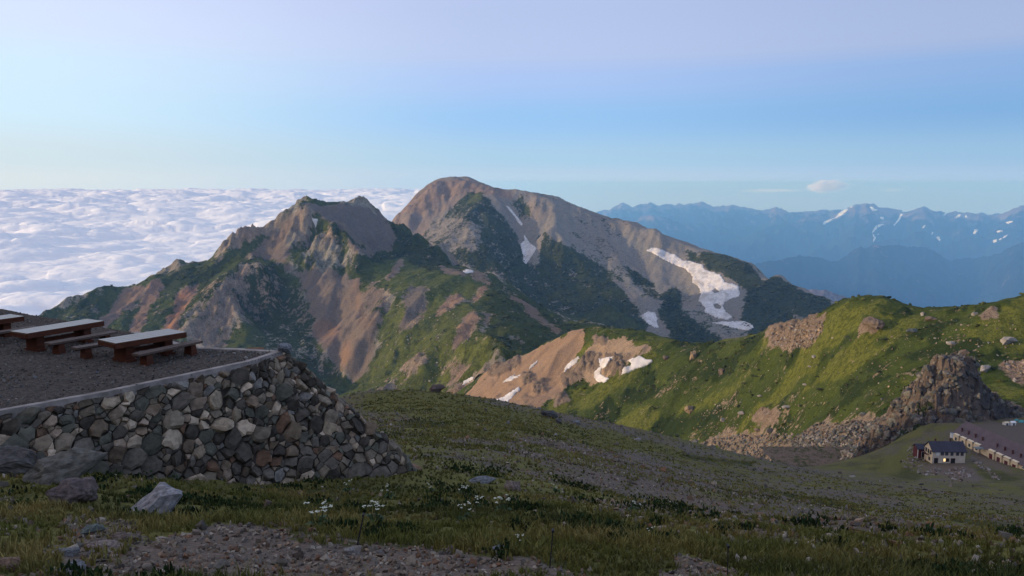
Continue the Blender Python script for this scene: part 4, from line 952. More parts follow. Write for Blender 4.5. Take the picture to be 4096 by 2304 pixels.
def make_table(Lg, W, label, loc, rz, zt=.70, grp='heavy picnic tables on the terrace'):
    t = empty('picnic_table', loc, rz); tag(t, label, 'table', grp)
    mb = MB(); n = 4; w = W/n
    for i in range(n): mb.box(-Lg/2, Lg/2, -W/2+i*w+.009, -W/2+(i+1)*w-.009, zt-.05, zt)
    mb.build('tabletop', wood_top, t, .004)
    for s in (-1, 1):
        bevbox('side_beam', wood_red, t, -Lg/2-.003, Lg/2+.003, s*(W/2-.03)-.035, s*(W/2-.03)+.035, zt-.19, zt-.012)
        bevbox('end_beam', wood_red, t, s*(Lg/2-.035)-.04, s*(Lg/2-.035)+.04, -W/2+.072, W/2-.072, zt-.185, zt-.054)
        bevbox('leg', wood_red, t, s*(Lg/2-.55)-.14, s*(Lg/2-.55)+.14, -W/2+.18, W/2-.18, -.05, zt-.054)
        bevbox('foot', wood_red, t, s*(Lg/2-.55)-.17, s*(Lg/2-.55)+.17, -W/2+.10, W/2-.10, -.06, .06)
    bevbox('stretcher', wood_red, t, -Lg/2+.692, Lg/2-.692, -.06, .06, .22, .36)
    return t
def make_bench(Lg, label, loc, rz, zt=.40, grp='plank benches on the terrace'):
    t = empty('bench', loc, rz); tag(t, label, 'bench', grp)
    mb = MB()
    for y0, y1 in ((-.19, -.004), (.004, .19)): mb.box(-Lg/2, Lg/2, y0, y1, zt-.07, zt)
    mb.build('seat', wood_old, t, .006)
    for s in (-1, 1):
        m_ = MB(); x = s*(Lg/2-.38)
        m_.quadbox([(x-.13, -.19, -.06), (x+.13, -.19, -.06), (x+.13, .19, -.06), (x-.13, .19, -.06)], [(x-.10, -.15, zt-.07), (x+.10, -.15, zt-.07), (x+.10, .15, zt-.07), (x-.10, .15, zt-.07)])
        m_.build('leg', wood_red, t, .006)
    bevbox('apron', wood_red, t, -Lg/2+.10, Lg/2-.10, .10, .15, zt-.15, zt-.072)
    return t
rz1 = math.atan2(1.94, 1.42)
make_table(2.45, 1.12, 'reddish picnic table nearest the terrace corner, pale sheen on its boards', (-12.25, 26.27, ZT), rz1)
make_table(2.85, .98, 'reddish picnic table in the middle of the row, between the other two', (-16.1, 28.13, ZT), math.atan2(2.72, 1.42))
make_table(2.85, .95, 'dark picnic table farthest left, cut by the picture edge and set against the clouds', (-19.72, 29.25, ZT), math.atan2(2.5, 1.5))
make_bench(2.5, 'dark plank bench along the corner side of the reddish table by the terrace corner', (-11.25, 25.87, ZT), math.atan2(2.2, 1.13))
make_bench(2.5, 'dark plank bench between the middle table and the corner table', (-15.0, 27.6, ZT), math.atan2(2.3, 1.2))
make_bench(2.5, 'dark plank bench between the far left table and the middle table', (-18.5, 28.7, ZT), math.atan2(2.4, 1.4))
make_bench(2.4, 'dark plank bench almost hidden on the cloud side of the corner table', (-13.6, 26.75, ZT), rz1)

# ------------------------------------------------------------------ boulders that stand alone
BP = []
for i in range(9):
    v, f = rock_proto(15+i, 500+i, (1, .9, .8), .3, True)
    me = bpy.data.meshes.new('boulder'); me.from_pydata(v.tolist(), [], f.tolist()); me.update(); BP.append(me)
def boulder(mass, px, py, wpx, label, tint, ax=(1, 1, .8), pi=0, rz=0, tilt=(0, 0), sink=.3, group=None, name='boulder'):
    h = mass.hit(px, py); d = h.y
    s = wpx*d/F/1.5
    me = BP[pi % len(BP)].copy(); me.name = name
    at = me.color_attributes.new('tint', 'FLOAT_COLOR', 'POINT'); at.data.foreach_set('color', np.tile(np.array([*tint, 1], np.float32), len(me.vertices)))
    me.materials.append(BOULD if d < 90 else TALUS)
    o = bpy.data.objects.new(name, me); C.objects.link(o)
    o.location = (h.x, h.y, h.z+s*ax[2]*(.55-sink)); o.scale = (s*ax[0], s*ax[1], s*ax[2]); o.rotation_euler = (tilt[0], tilt[1], rz)
    return tag(o, label, 'boulder', group)
GREY = (.16, .16, .165); PALE = (.27, .25, .24); BRN = (.15, .115, .095); PINK = (.24, .19, .17); GRN = (.12, .135, .125); DRK = (.085, .08, .08); OCH = (.27, .20, .13)
fg = 'boulders on the grass below the wall'
boulder(near, 615, 2065, 225, 'pale pointed boulder with a split face, largest on the grass below the wall', (.26, .245, .25), (1.05, .8, .72), 2, .4, (.25, -.5), .25, fg)
boulder(near, 255, 1925, 260, 'wide dark slab of rock under the left end of the wall', (.13, .12, .105), (1.1, .8, .62), 7, .2, (.25, -.2), .2, fg)
boulder(near, 300, 2010, 200, 'dark knobbly rock with pinkish blotches just below the wide slab', (.12, .09, .085), (1.0, .8, .75), 4, 1.1, (.2, .1), .2, fg)
boulder(near, 60, 1900, 250, 'broad dark boulder at the picture edge under the wall', (.10, .09, .085), (1.1, .8, .7), 5, .3, (.1, .2), .2, fg)
boulder(near, 368, 2140, 95, 'rounded grey-green boulder in front of the pale pointed boulder', GRN, (1, 1, .85), 1, .3, (0, 0), .3, fg)
boulder(near, 500, 2165, 120, 'small tan rock on the bare earth below the pale pointed boulder', BRN, (1, .8, .6), 6, .7, (0, .2), .4, fg)
boulder(near, 420, 2195, 125, 'flat pinkish stone lying below the rounded grey-green boulder', PINK, (1.1, .7, .35), 7, .1, (.1, .1), .3, fg)
boulder(near, 260, 2220, 110, 'low grey stone half buried left of the flat pinkish stone', GREY, (1, .8, .6), 0, .5, (0, .1), .4, fg)
boulder(near, 285, 2285, 120, 'grey stone at the bottom edge on the stony patch', (.17, .17, .18), (1, .8, .6), 8, 1.5, (.1, 0), .4, fg)
boulder(near, 20, 2280, 120, 'reddish stone in the bottom corner of the picture', (.22, .14, .10), (1, .8, .8), 4, .5, (0, 0), .4, fg)
boulder(near, 1995, 2215, 72, 'upright pale lavender stone standing in grass beside the gravel', (.25, .245, .26), (1, .6, .85), 2, .9, (.3, .3), .15, fg)
boulder(near, 2050, 1960, 95, 'brown rock alone in the dry grass right of the flowers', BRN, (1, .8, .7), 6, 2., (0, 0), .35, fg)
boulder(near, 1930, 1930, 90, 'flat grey rock left of the brown rock in dry grass', GREY, (1.2, .8, .4), 7, .4, (.1, .1), .35, fg)
boulder(near, 1748, 1562, 62, 'dark brown boulder on the grassy brow against the far gully', (.13, .095, .085), (1, .9, .9), 1, .4, (0, 0), .2, fg)
boulder(near, 2195, 1668, 60, 'dark angular boulder on the grassy brow against the green ridge', DRK, (1.2, .8, .7), 3, .5, (0, .2), .2, fg)
boulder(near, 2235, 1692, 40, 'smaller dark boulder touching the dark angular one on the brow', DRK, (1, .8, .7), 5, 1.2, (0, 0), .2, fg)
boulder(near, 2300, 1692, 38, 'grey rounded boulder farther right along the brow', GREY, (1.1, .8, .6), 8, .2, (0, 0), .3, fg)
boulder(near, 2550, 1762, 26, 'pale small boulder where the brow meets the hollow', PALE, (1, .9, .8), 2, .2, (0, 0), .3, fg)
# the block left on the wall's corner
v, f = rock_proto(17, 77, (1, .8, .7), .3, True)
o = mesh_obj('boulder', v, f, BOULD, cols={'tint': np.tile((.19, .20, .22, 1), (len(v), 1))}, loc=(-7.75, 27.0, ZT+.15)); o.scale = (.36, .3, .32); o.rotation_euler = (.1, .15, .6)
tag(o, 'blue grey block sitting on the corner of the terrace wall', 'boulder')
rg = 'boulders on the green ridge'
RB = [(4035, 1374, 58, 'round pale boulder high on the turf near the right picture edge', PALE, (1, .9, .9), 1), (3803, 1378, 36, 'pale boulder a little above the rock tower', PALE, (1.1, .9, .7), 2), (3855, 1420, 40, 'broken pale boulder just right of the rock tower top', BRN, (1, .9, .9), 4),
      (3940, 1480, 50, 'pale boulder beside the scree right of the rock tower', PALE, (1.2, .9, .7), 5), (3490, 1305, 78, 'brown crag poking from turf under the skyline', BRN, (1.2, .8, .75), 4), (3655, 1328, 45, 'flat crag right of the brown skyline crag', GRN, (1.3, .8, .5), 7),
      (2755, 1644, 52, 'leaning tan boulder alone on the shaded turf', OCH, (1, .8, .8), 6), (2968, 1655, 28, 'pale boulder between the tan boulder and the rubble knoll', PALE, (1.1, .9, .7), 8), (2890, 1683, 24, 'pale cube like boulder below the leaning tan boulder', PALE, (1, .9, 1), 0),
      (2885, 1495, 34, 'upright brown boulder on the bright green bank', BRN, (.8, .8, 1.1), 3), (2773, 1432, 40, 'long tan boulder near the left crest of the turf', OCH, (.8, .8, 1.2), 5), (2662, 1435, 34, 'squat tan boulder close to the snow', BRN, (1.2, .8, .7), 1),
      (3150, 1630, 30, 'pale flat boulder on the smooth turf above the stony floor', PALE, (1.4, .9, .5), 2), (3255, 1430, 20, 'small pale boulder below the rubbly crest', PALE, (1.2, .9, .8), 4), (3240, 1468, 16, 'small white stone in the middle of the turf', PALE, (1.3, .9, .6), 6),
      (3040, 1585, 22, 'white flat stone left of the smooth turf hollow', PALE, (1.4, .9, .5), 8), (3220, 1540, 20, 'pale stone in the centre of the darker turf', PALE, (1.3, .9, .6), 0), (3900, 1262, 24, 'pale rock just under the skyline near the edge', PALE, (1, .9, 1), 3),
      (3690, 1262, 22, 'upright pale rock on the skyline dip', PALE, (.8, .8, 1.2), 5), (3725, 1280, 40, 'brown rock under the skyline dip', BRN, (1.3, .8, .6), 6), (3080, 1730, 34, 'dark boulder at the top of the stony floor', DRK, (1, .9, 1), 2), (3030, 1725, 26, 'tan boulder beside the dark one above the stony floor', BRN, (1, .9, .9), 7),
      (3450, 1665, 30, 'grey block sticking up on the upper edge of the stony floor', GREY, (1, .9, 1.1), 1), (3280, 1835, 40, 'large pale grey block at the lower lip of the stony floor', PALE, (1.2, .9, .8), 3), (3225, 1835, 28, 'pale upright block left of the large one on the stony floor', PALE, (.8, .9, 1.2), 5),
      (2780, 1770, 30, 'grey boulder at the left end of the stony floor', GREY, (1.1, .9, .8), 8)]
for i, (px, py, wp, lb, tn, ax, pi) in enumerate(RB): boulder(ridgeM, px, py, wp, lb, tn, ax, pi, i*1.3, (0, .1), .3, rg)
# ------------------------------------------------------------------ rubble on the valley floor and crests (nobody could count it)
def rubble(mass, polys, n, smin, smax, label, name, seed, pal=PAL, protos=None, sizepow=2.5):
    r = random.Random(seed); pos = []; size = []
    for q, w in polys:
        xs = [a for a, _ in q]; ys = [b for _, b in q]; k = 0
        while k < n*w:
            px = r.uniform(min(xs), max(xs)); py = r.uniform(min(ys), max(ys))
            k += .2
            if not inpoly(px, py, q): continue
            h = mass.bvh.ray_cast(Vector((0, 0, 0)), Vector(ray(px, py)).normalized())
            if h[0] is None: continue
            k += .8; s = smin+(smax-smin)*r.random()**sizepow; size.append(s); pos.append(tuple(h[0]+Vector((0, 0, s*.2))))
    o = scatter(name, protos or PEB, np.array(pos), np.array(size), TALUS, None, seed, pal=pal, flat=(.6, 1.1))
    return tag(o, label, 'rubble', kind='stuff')
tal = [([(2770, 1790), (2870, 1745), (3000, 1740), (3200, 1735), (3290, 1690), (3400, 1690), (3590, 1670), (3600, 1760), (3560, 1790), (3480, 1850), (3380, 1872), (3150, 1870), (2950, 1830)], 1.), ([(3150, 1760), (3450, 1690), (3590, 1700), (3480, 1840), (3380, 1868), (3200, 1850)], .7)]
rubble(ridgeM, tal, 3600, .22, 1.5, 'grey boulder rubble covering the stony floor of the hollow', 'rubble', 31, PAL*np.array([.70, .72, .76]))
rubble(ridgeM, [([(3080, 1320), (3130, 1305), (3250, 1270), (3290, 1300), (3280, 1345), (3230, 1390), (3150, 1395), (3080, 1390)], 1.), ([(3180, 1310), (3290, 1280), (3290, 1340), (3240, 1395), (3170, 1395)], .8)], 420, .3, 1.5, 'broken brown rubble on the rocky knoll of the ridge crest', 'rubble', 33, np.array([OCH, PALE, BRN, PINK, (.2, .16, .12)]))
rubble(ridgeM, [([(4000, 1450), (4096, 1440), (4180, 1450), (4180, 1540), (4060, 1530)], 1.)], 260, .25, 1.2, 'pale rubble on the turf at the right picture edge', 'rubble', 35, np.array([PALE, BRN, PINK, OCH]))
rubble(ridgeM, [([(2400, 1400), (3000, 1380), (3900, 1260), (4096, 1280), (4096, 1420), (3700, 1500), (3500, 1640), (3000, 1740), (2760, 1780), (2300, 1640)], 1.), ([(2780, 1660), (2960, 1590), (2980, 1620), (2820, 1670)], .25), ([(2750, 1700), (3150, 1690), (3150, 1750), (2800, 1770)], .25)], 1200, .12, .85, 'small scattered pale stones in the ridge turf', 'rubble', 37, np.array([PALE, BRN, PINK, OCH]))
rubble(shak, [([(1500, 1150), (1900, 1250), (1860, 1540), (1480, 1540), (1560, 1300)], 1.), ([(820, 1150), (985, 1060), (980, 1180), (900, 1390), (780, 1390)], .5)], 420, .6, 2.6, 'small pale outcrops dotting the slopes of the brown crested mountain', 'rubble', 39, np.array([PALE, OCH, BRN, PINK]))

# dwarf pine and shrub clumps on the slopes
def clumps(mass, n, smin, smax, tmax, label, seed, ymax, pal):
    r = np.random.default_rng(seed); c = mass.cov; w_ = np.clip(c[..., 0]-.55, 0, 1)*np.clip(tmax-c[..., 2], 0, 1)*(.25+np.clip(3*fbm(mass.x/(smax*9), mass.y/(smax*9), 3, seed), 0, 2))*(mass.y < ymax)
    w_ = w_.ravel()/w_.sum(); k = r.choice(len(w_), n, p=w_); st_ = abs(mass.x[1, 0]-mass.x[0, 0]); p = mass.v[k]+np.stack([r.uniform(-.5, .5, n)*st_, r.uniform(-.5, .5, n)*st_, np.zeros(n)], 1)
    s = smin+(smax-smin)*r.random(n)**2; p[:, 2] += s*.12
    o = scatter('shrubbery', PEB, p, s, shrub_m, None, seed, pal=pal, flat=(.35, .6), fixed=[None]*n); return tag(o, label, 'dwarf pine', kind='stuff')
shrub_m = attr_mat('shrub_leaves', 1.1, .6, .3)
GP = np.array([(.028, .038, .012), (.038, .049, .014), (.050, .062, .016), (.075, .084, .020)])
clumps(ridgeM, 6500, .6, 2.7, .8, 'low dark shrubs dotting the green ridge', 91, 760, GP)
clumps(shak, 8000, 1.6, 6, .7, 'dwarf pine clumps on the brown crested mountain', 93, 2020, GP*.95)
clumps(yari, 6000, 2.2, 7, .6, 'dwarf pine clumps on the dome mountain', 95, 3000, GP*.95)

# ------------------------------------------------------------------ rock tower by the lodge
XT, YT = xygrid(112, 212, 262, 352, .45)
ZTW = np.full_like(XT, -118.)
wx = 2.2*fbm(XT/9, YT/9, 3, 661); wy = 2.2*fbm(XT/9+7, YT/9, 3, 662)
def spur(a, b_, k_, r0):          # a rib of rock from a to b with steep sides
    global ZTW
    ax, ay, az = a; bx, by, bz = b_; l2 = (bx-ax)**2+(by-ay)**2+1e-9
    t = np.clip(((XT+wx-ax)*(bx-ax)+(YT+wy-ay)*(by-ay))/l2, 0, 1); d_ = np.hypot(XT+wx-ax-t*(bx-ax), YT+wy-ay-t*(by-ay))
    ZTW = np.maximum(ZTW, az+(bz-az)*t-k_*np.maximum(0, d_-r0)-.03*d_)
spur(P(3775, 1432, 306), P(3855, 1432, 308), 2.3, 3.2); spur(P(3815, 1440, 306), P(3710, 1590, 300), 2.0, 2.5); spur(P(3760, 1470, 305), P(3800, 1640, 295), 1.6, 4.); spur(P(3860, 1470, 307), P(3900, 1660, 297), 1.9, 3.5)
spur(P(3700, 1590, 300), P(3625, 1730, 291), 2., 1.5); spur(P(3800, 1640, 295), P(3780, 1770, 284), 1.1, 5.); spur(P(3710, 1640, 297), P(3690, 1780, 282), 1.6, 2.5); spur(P(3880, 1500, 309), P(3960, 1575, 313), 1.3, 1.5); spur(P(3960, 1575, 313), P(4075, 1655, 309), .9, 2.)
hx, hy = grad(ZTW, .45); sl = np.sqrt(hx*hx+hy*hy)
w1, w2, cid = worley(XT/3.6+.3*fbm(XT/4, YT/4, 2, 5), YT/3.6, 651); u1, u2, uid = worley(XT/1.5, YT/1.5, 653)
ZTW += sstep(.2, .6, sl)*((cid-.5)*5.5*sstep(0, .3, w2-w1)+(uid-.5)*2.6+fbm(XT/.9, YT/.9, 3, 655)*.6)
TW = Mass(XT, YT, ZTW)
TW.cov[..., 0] = np.clip(.16-.2*(sl-1.)+.4*fbm(XT/8, YT/8, 3, 657), 0, 1); TW.cov[..., 1] = .3; TW.cov[..., 2] = .35; TW.cov[..., 3] = .12
TW.paint([(3560, 1790), (3610, 1720), (3660, 1690), (3680, 1720), (3640, 1790)], veg=.9, tone=.3, wob=2); TW.paint([(3690, 1620), (3740, 1610), (3730, 1640), (3660, 1660)], veg=.8, tone=.3, wob=2)
TW.paint([(3890, 1500), (3960, 1560), (4060, 1640), (4090, 1680), (3990, 1680), (3920, 1600)], veg=.15, scree=.9, red=0, wob=2)
MT['tower'] = terrain_mat('tower_rock', .5, (.14, .122, .105), (.08, .073, .067), (.09, .082, .078), (.022, .034, .012), (.04, .055, .016), (.075, .085, .02), .4)
o = mesh_obj('rock_tower', TW.v, TW.f, MT['tower'], smooth=False, cols={'cover': np.clip(TW.cov, 0, 1).reshape(-1, 4)})
_p = []; _s = []; _r = random.Random(3)
while len(_p) < 1500:
    x_, y_ = _r.uniform(136, 205), _r.uniform(270, 325); h_ = TW.down(x_, y_)
    if h_ is None: continue
    g_ = ridgeM.down(x_, y_); z_ = max(g_.z if g_ else -200, near.down(x_, y_).z if near.down(x_, y_) else -200)
    if h_.z < z_-.2 or (x_ > 178 and _r.random() > .3): continue
    q_ = .3+1.5*_r.random()**1.8; _p.append((x_, y_, h_.z-.15*q_)); _s.append(q_)
tw_ = empty('rock_tower', (166, 299, -88)); o.name = 'crag'; o.parent = tw_; o.location = (-166, -299, 88)
scatter('crag_blocks', STN, np.array(_p)-np.array([166, 299, -88]), np.array(_s), TALUS, tw_, 81, pal=np.array([(.125, .112, .10), (.092, .083, .078), (.065, .062, .062), (.15, .138, .115), (.105, .105, .092)]), flat=(.8, 1.4))
o = tw_
tag(o, 'tall craggy grey-brown rock tower rising behind the lodge roofs', 'rock tower')

# ------------------------------------------------------------------ mountain lodge
cream = plain_mat('cream_render', (.74, .61, .43), .08, .8, .85, 0); creamd = plain_mat('shaded_cream_render', (.58, .50, .41), .10, .8, .85, 0)  # the greyer cream carries the shade of the house front in its colour
navy = plain_mat('dark_navy_roofing', (.042, .038, .055), .2, .7, .6, 0, spec=.3); plum = plain_mat('plum_roofing', (.118, .086, .092), .14, .5, .7, 0, spec=.25)
redm = plain_mat('red_boarding', (.12, .028, .028), .15, 2, .7, 0); dk = plain_mat('dark_opening', (.03, .025, .025), .2, 2, .5, 0); glass = plain_mat('window_glass', (.06, .07, .085), .2, 1, .15, 0, spec=.6)
whit = plain_mat('white_paint', (.75, .75, .75), .05, 2, .6, 0); rust = plain_mat('rust_metal', (.09, .035, .03), .3, 3, .7, 0); greyroof = plain_mat('grey_green_roofing', (.10, .115, .11), .15, 1, .6, 0); blue = plain_mat('teal_canvas', (.08, .30, .32), .15, 3, .8, 0); tin = plain_mat('blue_grey_tin', (.17, .19, .20), .15, 2, .5, 0)
lit, lnt, lb_ = new_mat('lit_window'); lb_.inputs['Emission Color'].default_value = (1., .72, .35, 1); lb_.inputs['Emission Strength'].default_value = 1.1; lb_.inputs['Base Color'].default_value = (.5, .35, .15, 1)
def gabled(root, x0, x1, y0, y1, ze, zr, wm, rm, zb=-1.2, over=.35, th=.16):
    w_ = MB(); ym = (y0+y1)/2
    w_.quadbox([(x0, y0, zb), (x1, y0, zb), (x1, y1, zb), (x0, y1, zb)], [(x0, y0, ze), (x1, y0, ze), (x1, y1, ze), (x0, y1, ze)])
    for x in (x0, x1): 
        e = .12 if x == x0 else -.12
        n = len(w_.v); w_.v += [(x, y0, ze), (x, y1, ze), (x, ym, zr-.12), (x+e, y0, ze), (x+e, y1, ze), (x+e, ym, zr-.12)]; w_.f += [(n, n+1, n+2), (n+3, n+5, n+4), (n, n+2, n+5, n+3), (n+1, n+4, n+5, n+2)]
    w_.build('wall', wm, root)
    rf = MB(); s = (zr-ze)/(ym-y0); yo = y0-over; zo = ze-over*s
    for sg in (0, 1):
        ya, yb = (yo, ym) if not sg else (2*ym-yo, ym)
        p = [(x0-over, ya, zo), (x1+over, ya, zo), (x1+over, yb, zr), (x0-over, yb, zr)]
        rf.quadbox(p, [(a, b_, c+th) for a, b_, c in p])
    return rf.build('roof', rm, root)
def panel(root, name, mat, x0, x1, z0, z1, y, frame=None, d=.06, face='y'):
    """opening set into a wall: its frame is the part, the pane or leaf its sub-part"""
    fm = MB(); t = .07
    def bx(a0, a1, c0, c1, q0, q1):
        (fm.box(a0, a1, q0, q1, c0, c1) if face == 'y' else fm.box(q0, q1, a0, a1, c0, c1))
    for a0, a1, c0, c1 in ((x0-t, x0, z0-t, z1+t), (x1, x1+t, z0-t, z1+t), (x0, x1, z0-t, z0), (x0, x1, z1, z1+t)): bx(a0, a1, c0, c1, y-d, y+d)
    o = fm.build(name, frame or whit, root)
    fm = MB(); bx(x0, x1, z0, z1, y-d*.45, y+d*.45); fm.build('pane' if name == 'window' else 'leaf', mat, o)
    return o
# two storey house: x along the front, y depth, origin at its front left corner
HL = Vector((133.11, 245.44, -88)); hrz = math.atan2(245.21-245.44, 142.41-133.11)
h = empty('lodge_house', HL, hrz); h.scale = (1.1, 1.1, 1.12); tag(h, 'small two storey cream house with dark navy roof and a lit window', 'house', 'lodge buildings')
rf = gabled(h, 0, 9.3, 0, 4.7, 3.75, 5.75, creamd, navy)
gw = MB(); gw.poly([(-.03, 0, -1), (-.03, 4.7, -1), (-.03, 4.7, 3.75), (-.03, 2.35, 5.6), (-.03, 0, 3.75)]); gw.poly([(-.012, 0, -1), (-.012, 0, 3.75), (-.012, 2.35, 5.6), (-.012, 4.7, 3.75), (-.012, 4.7, -1)]); o = gw.build('sunlit_gable_wall', cream, h)  # lighter sheet over the gable: its sunlit look is put into the colour
for x in (1.1, 2.35, 3.6): panel(h, 'window', whit if x < 2 else glass, x+.0, x+.75, 2.55, 3.45, -.03, rust if x > 2 else whit)
for x in (5.1, 6.7, 8.0): panel(h, 'window', glass, x, x+.7, 2.5, 3.45, -.03, rust)
panel(h, 'door', dk, .55, 1.55, .0, 1.65, -.03, rust); panel(h, 'door', dk, 5.3, 6.4, -.1, 1.6, -.03, rust); panel(h, 'window', lit, 3.1, 3.75, .7, 1.6, -.03, rust); panel(h, 'window', dk, 3.9, 4.7, .7, 1.6, -.03, rust)
for y in (.7, 2.0, 3.4): panel(h, 'window', glass, y, y+.7, 2.5, 3.5, -.06, rust, face='x')
panel(h, 'window', glass, 1.2, 2.0, .6, 1.4, -.06, rust, face='x')
for x in (1.9, 6.2): cb = MB(); cb.box(x, x+.35, 2.9, 3.3, 4.6, 6.4); cb.build('chimney', rust, h)
st_ = MB(); st_.box(-1.0, -.1, 1.9, 3.0, 2.0, 2.1); st_.box(-1.0, -.94, 1.9, 3.0, 2.1, 2.8); st_.tube((-.9, 2.0, -1), (-.9, 2.0, 2.), .06, .06); st_.tube((-.9, 2.9, -1), (-.9, 2.9, 2.), .06, .06); st_.build('balcony', rust, h)
an = empty('annex_shed', Vector((131.6, 251.6, -88)), hrz); tag(an, 'little red walled shed with navy roof behind the cream house', 'shed', 'lodge buildings')
gabled(an, 0, 3.4, 0, 3.2, 2.9, 3.9, redm, navy)
tr = MB(); tr.box(-.08, .10, -.08, .10, -1, 2.9); tr.build('corner_board', whit, an); panel(an, 'door', dk, 1.2, 2.1, 0, 1.8, -.03, whit)
# long bunkhouse running toward the viewer
p0 = Vector((151.6, 269.0)); p1 = Vector((155.6, 238.6)); ax_ = (p1-p0); LL = ax_.length+2; brz = math.atan2(ax_.y, ax_.x)
lg = empty('bunkhouse', Vector((p0.x, p0.y, -88)), brz); tag(lg, 'long low bunkhouse with plum roof and a row of cream bays', 'bunkhouse', 'lodge buildings')
# local x runs along the building toward the viewer, local +y toward the right of the picture
gabled(lg, 0, LL, .9, 10.5, 2.5, 6.4, cream, plum)
for i in range(9):
    x = 1.0+i*3.35
    if i == 4:
        cp = MB(); cp.box(x-.6, x+1.6, -2.2, .9, 2.2, 2.35); cp.tube((x-.4, -2., -.5), (x-.4, -2., 2.2), .07, .07); cp.tube((x+1.4, -2., -.5), (x+1.4, -2., 2.2), .07, .07); cp.build('porch', tin, lg); continue
    by = MB(); by.box(x, x+2.45, .42, .88, -1, 2.55); bo = by.build('bay', cream, lg)
    rb = MB(); rb.quadbox([(x-.05, .3, 2.555), (x+2.5, .3, 2.555), (x+2.5, 1.5, 2.8), (x-.05, 1.5, 2.8)], [(x-.05, .3, 2.7), (x+2.5, .3, 2.7), (x+2.5, 1.5, 2.95), (x-.05, 1.5, 2.95)]); rb.build('bay_roof', cream, bo)
    wn = MB(); wn.box(x+.8, x+1.65, .36, .418, .6, 1.7) if i < 4 else wn.box(x+.5, x+1.9, .36, .418, -.6, 1.6); wn.build('bay_window' if i < 4 else 'bay_door', glass if i < 4 else redm, bo)
    ch = MB(); ch.box(x+1.1, x+1.5, 2.2, 2.6, 3.2, 4.9); ch.box(x+1.0, x+1.6, 2.1, 2.7, 4.9, 5.05); ch.build('chimney', rust, lg)
sh = empty('barrel_store', Vector((156.0, 236.4, -88)), brz+.05); tag(sh, 'grey-green roofed store with a dark doorway at the picture edge', 'store', 'lodge buildings')
gabled(sh, 0, 8, .3, 8, 2.0, 4.0, cream, greyroof)
panel(sh, 'door', dk, 2.6, 4.6, -.4, 1.5, 8.0, rust, face='x')
tk = empty('water_tank', P(3807, 1738, 266)); tag(tk, 'small white cylindrical water tank at the near end of the bunkhouse', 'water tank')
mb = MB(); mb.tube((0, 0, -1.), (0, 0, .6), .5, .5, 14); mb.build('tank', whit, tk); mb = MB(); mb.tube((0, 0, .6), (0, 0, .72), .54, .3, 14); mb.build('lid', tin, tk)
def hut(px, py, d, w_, l_, hgt, mat, rmat, name, lb, cat, rz=.2):
    r_ = ray(px, py); hh = near.down(r_[0]/r_[1]*d, d); z0 = hh.z if hh else -88
    e = empty(name, Vector((r_[0]/r_[1]*d, d, z0)), rz); tag(e, lb, cat, 'huts by the bunkhouse'); gabled(e, -w_/2, w_/2, -l_/2, l_/2, hgt*.75, hgt, mat, rmat, -.4, .1, .05); panel(e, 'door', dk, -.25, .25, 0, hgt*.55, -l_/2-.03, rust)
hut(4022, 1704, 285, 1.7, 1.3, 1.2, whit, cream, 'hut', 'small cream roofed hut left of the white hut behind the bunkhouse', 'hut'); hut(4048, 1704, 285, 1.9, 1.5, 1.5, whit, whit, 'hut', 'small all white hut beside the cream roofed hut', 'hut')
def tent(px, py, d, s, lb):
    r_ = ray(px, py); x = r_[0]/r_[1]*d; hh = near.down(x, d); e = empty('tent', Vector((x, d, hh.z if hh else -88)), .6); tag(e, lb, 'tent', 'tents on the camp ground')
    n, k_ = 16, 6; v = [(s*math.cos(i*6.283/n)*math.cos(j*1.5/k_), s*.75*math.sin(i*6.283/n)*math.cos(j*1.5/k_), s*.6*math.sin(j*1.57/k_)-.02) for j in range(k_+1) for i in range(n)]
    f = [(j*n+i, j*n+(i+1) % n, (j+1)*n+(i+1) % n, (j+1)*n+i) for j in range(k_) for i in range(n)]
    mesh_obj('flysheet', np.array(v), np.array(f), blue, e, smooth=True); mb = MB(); mb.quadbox([(-.25*s, -.8*s, 0), (.25*s, -.8*s, 0), (.25*s, -.5*s, 0), (-.25*s, -.5*s, 0)], [(-.1*s, -.62*s, .36*s), (.1*s, -.62*s, .36*s), (.1*s, -.5*s, .4*s), (-.1*s, -.5*s, .4*s)]); mb.build('entrance', dk, e)
tent(4085, 1690, 290, 1.4, 'teal tent at the right picture edge behind the huts'); tent(4066, 1684, 294, 1.0, 'smaller teal tent left of the bigger one behind the huts')
rubble(near, [([(3590, 1860), (3640, 1790), (3720, 1860), (3790, 1895), (3720, 1910)], 1.), ([(3870, 1830), (3900, 1830), (4010, 1920), (3980, 1925)], .8), ([(3740, 1885), (3850, 1870), (3900, 1900), (3840, 1930)], .8)], 240, .12, .8, 'low rubble banks and dry stone terracing round the lodge', 'rubble', 41, np.array([PALE*1, BRN, PINK]))

# ------------------------------------------------------------------ near ground: stones, grass, plants, stakes
r = np.random.default_rng(12); pos = []; size = []
cov = near.cov
def fetch(n, dmin, dmax, wmin=-36, wmax=36):
    a = np.radians(r.uniform(wmin, wmax, n)); d = np.exp(r.uniform(math.log(dmin), math.log(dmax), n)); return d*np.sin(a), d*np.cos(a)
AZ = np.arctan2(near.x[:, 0], near.y[:, 0]); LR = np.log(np.hypot(near.x[0], near.y[0]))
def sample(x, y):
    a = np.interp(np.arctan2(x, y), AZ, np.arange(len(AZ))); l = np.interp(np.log(np.hypot(x, y)), LR, np.arange(len(LR)))
    i = np.clip(a.astype(int), 0, len(AZ)-2); j = np.clip(l.astype(int), 0, len(LR)-2); fa = a-i; fl_ = l-j
    z = near.z[i, j]*(1-fa)*(1-fl_)+near.z[i+1, j]*fa*(1-fl_)+near.z[i, j+1]*(1-fa)*fl_+near.z[i+1, j+1]*fa*fl_
    return z, cov[i, j]
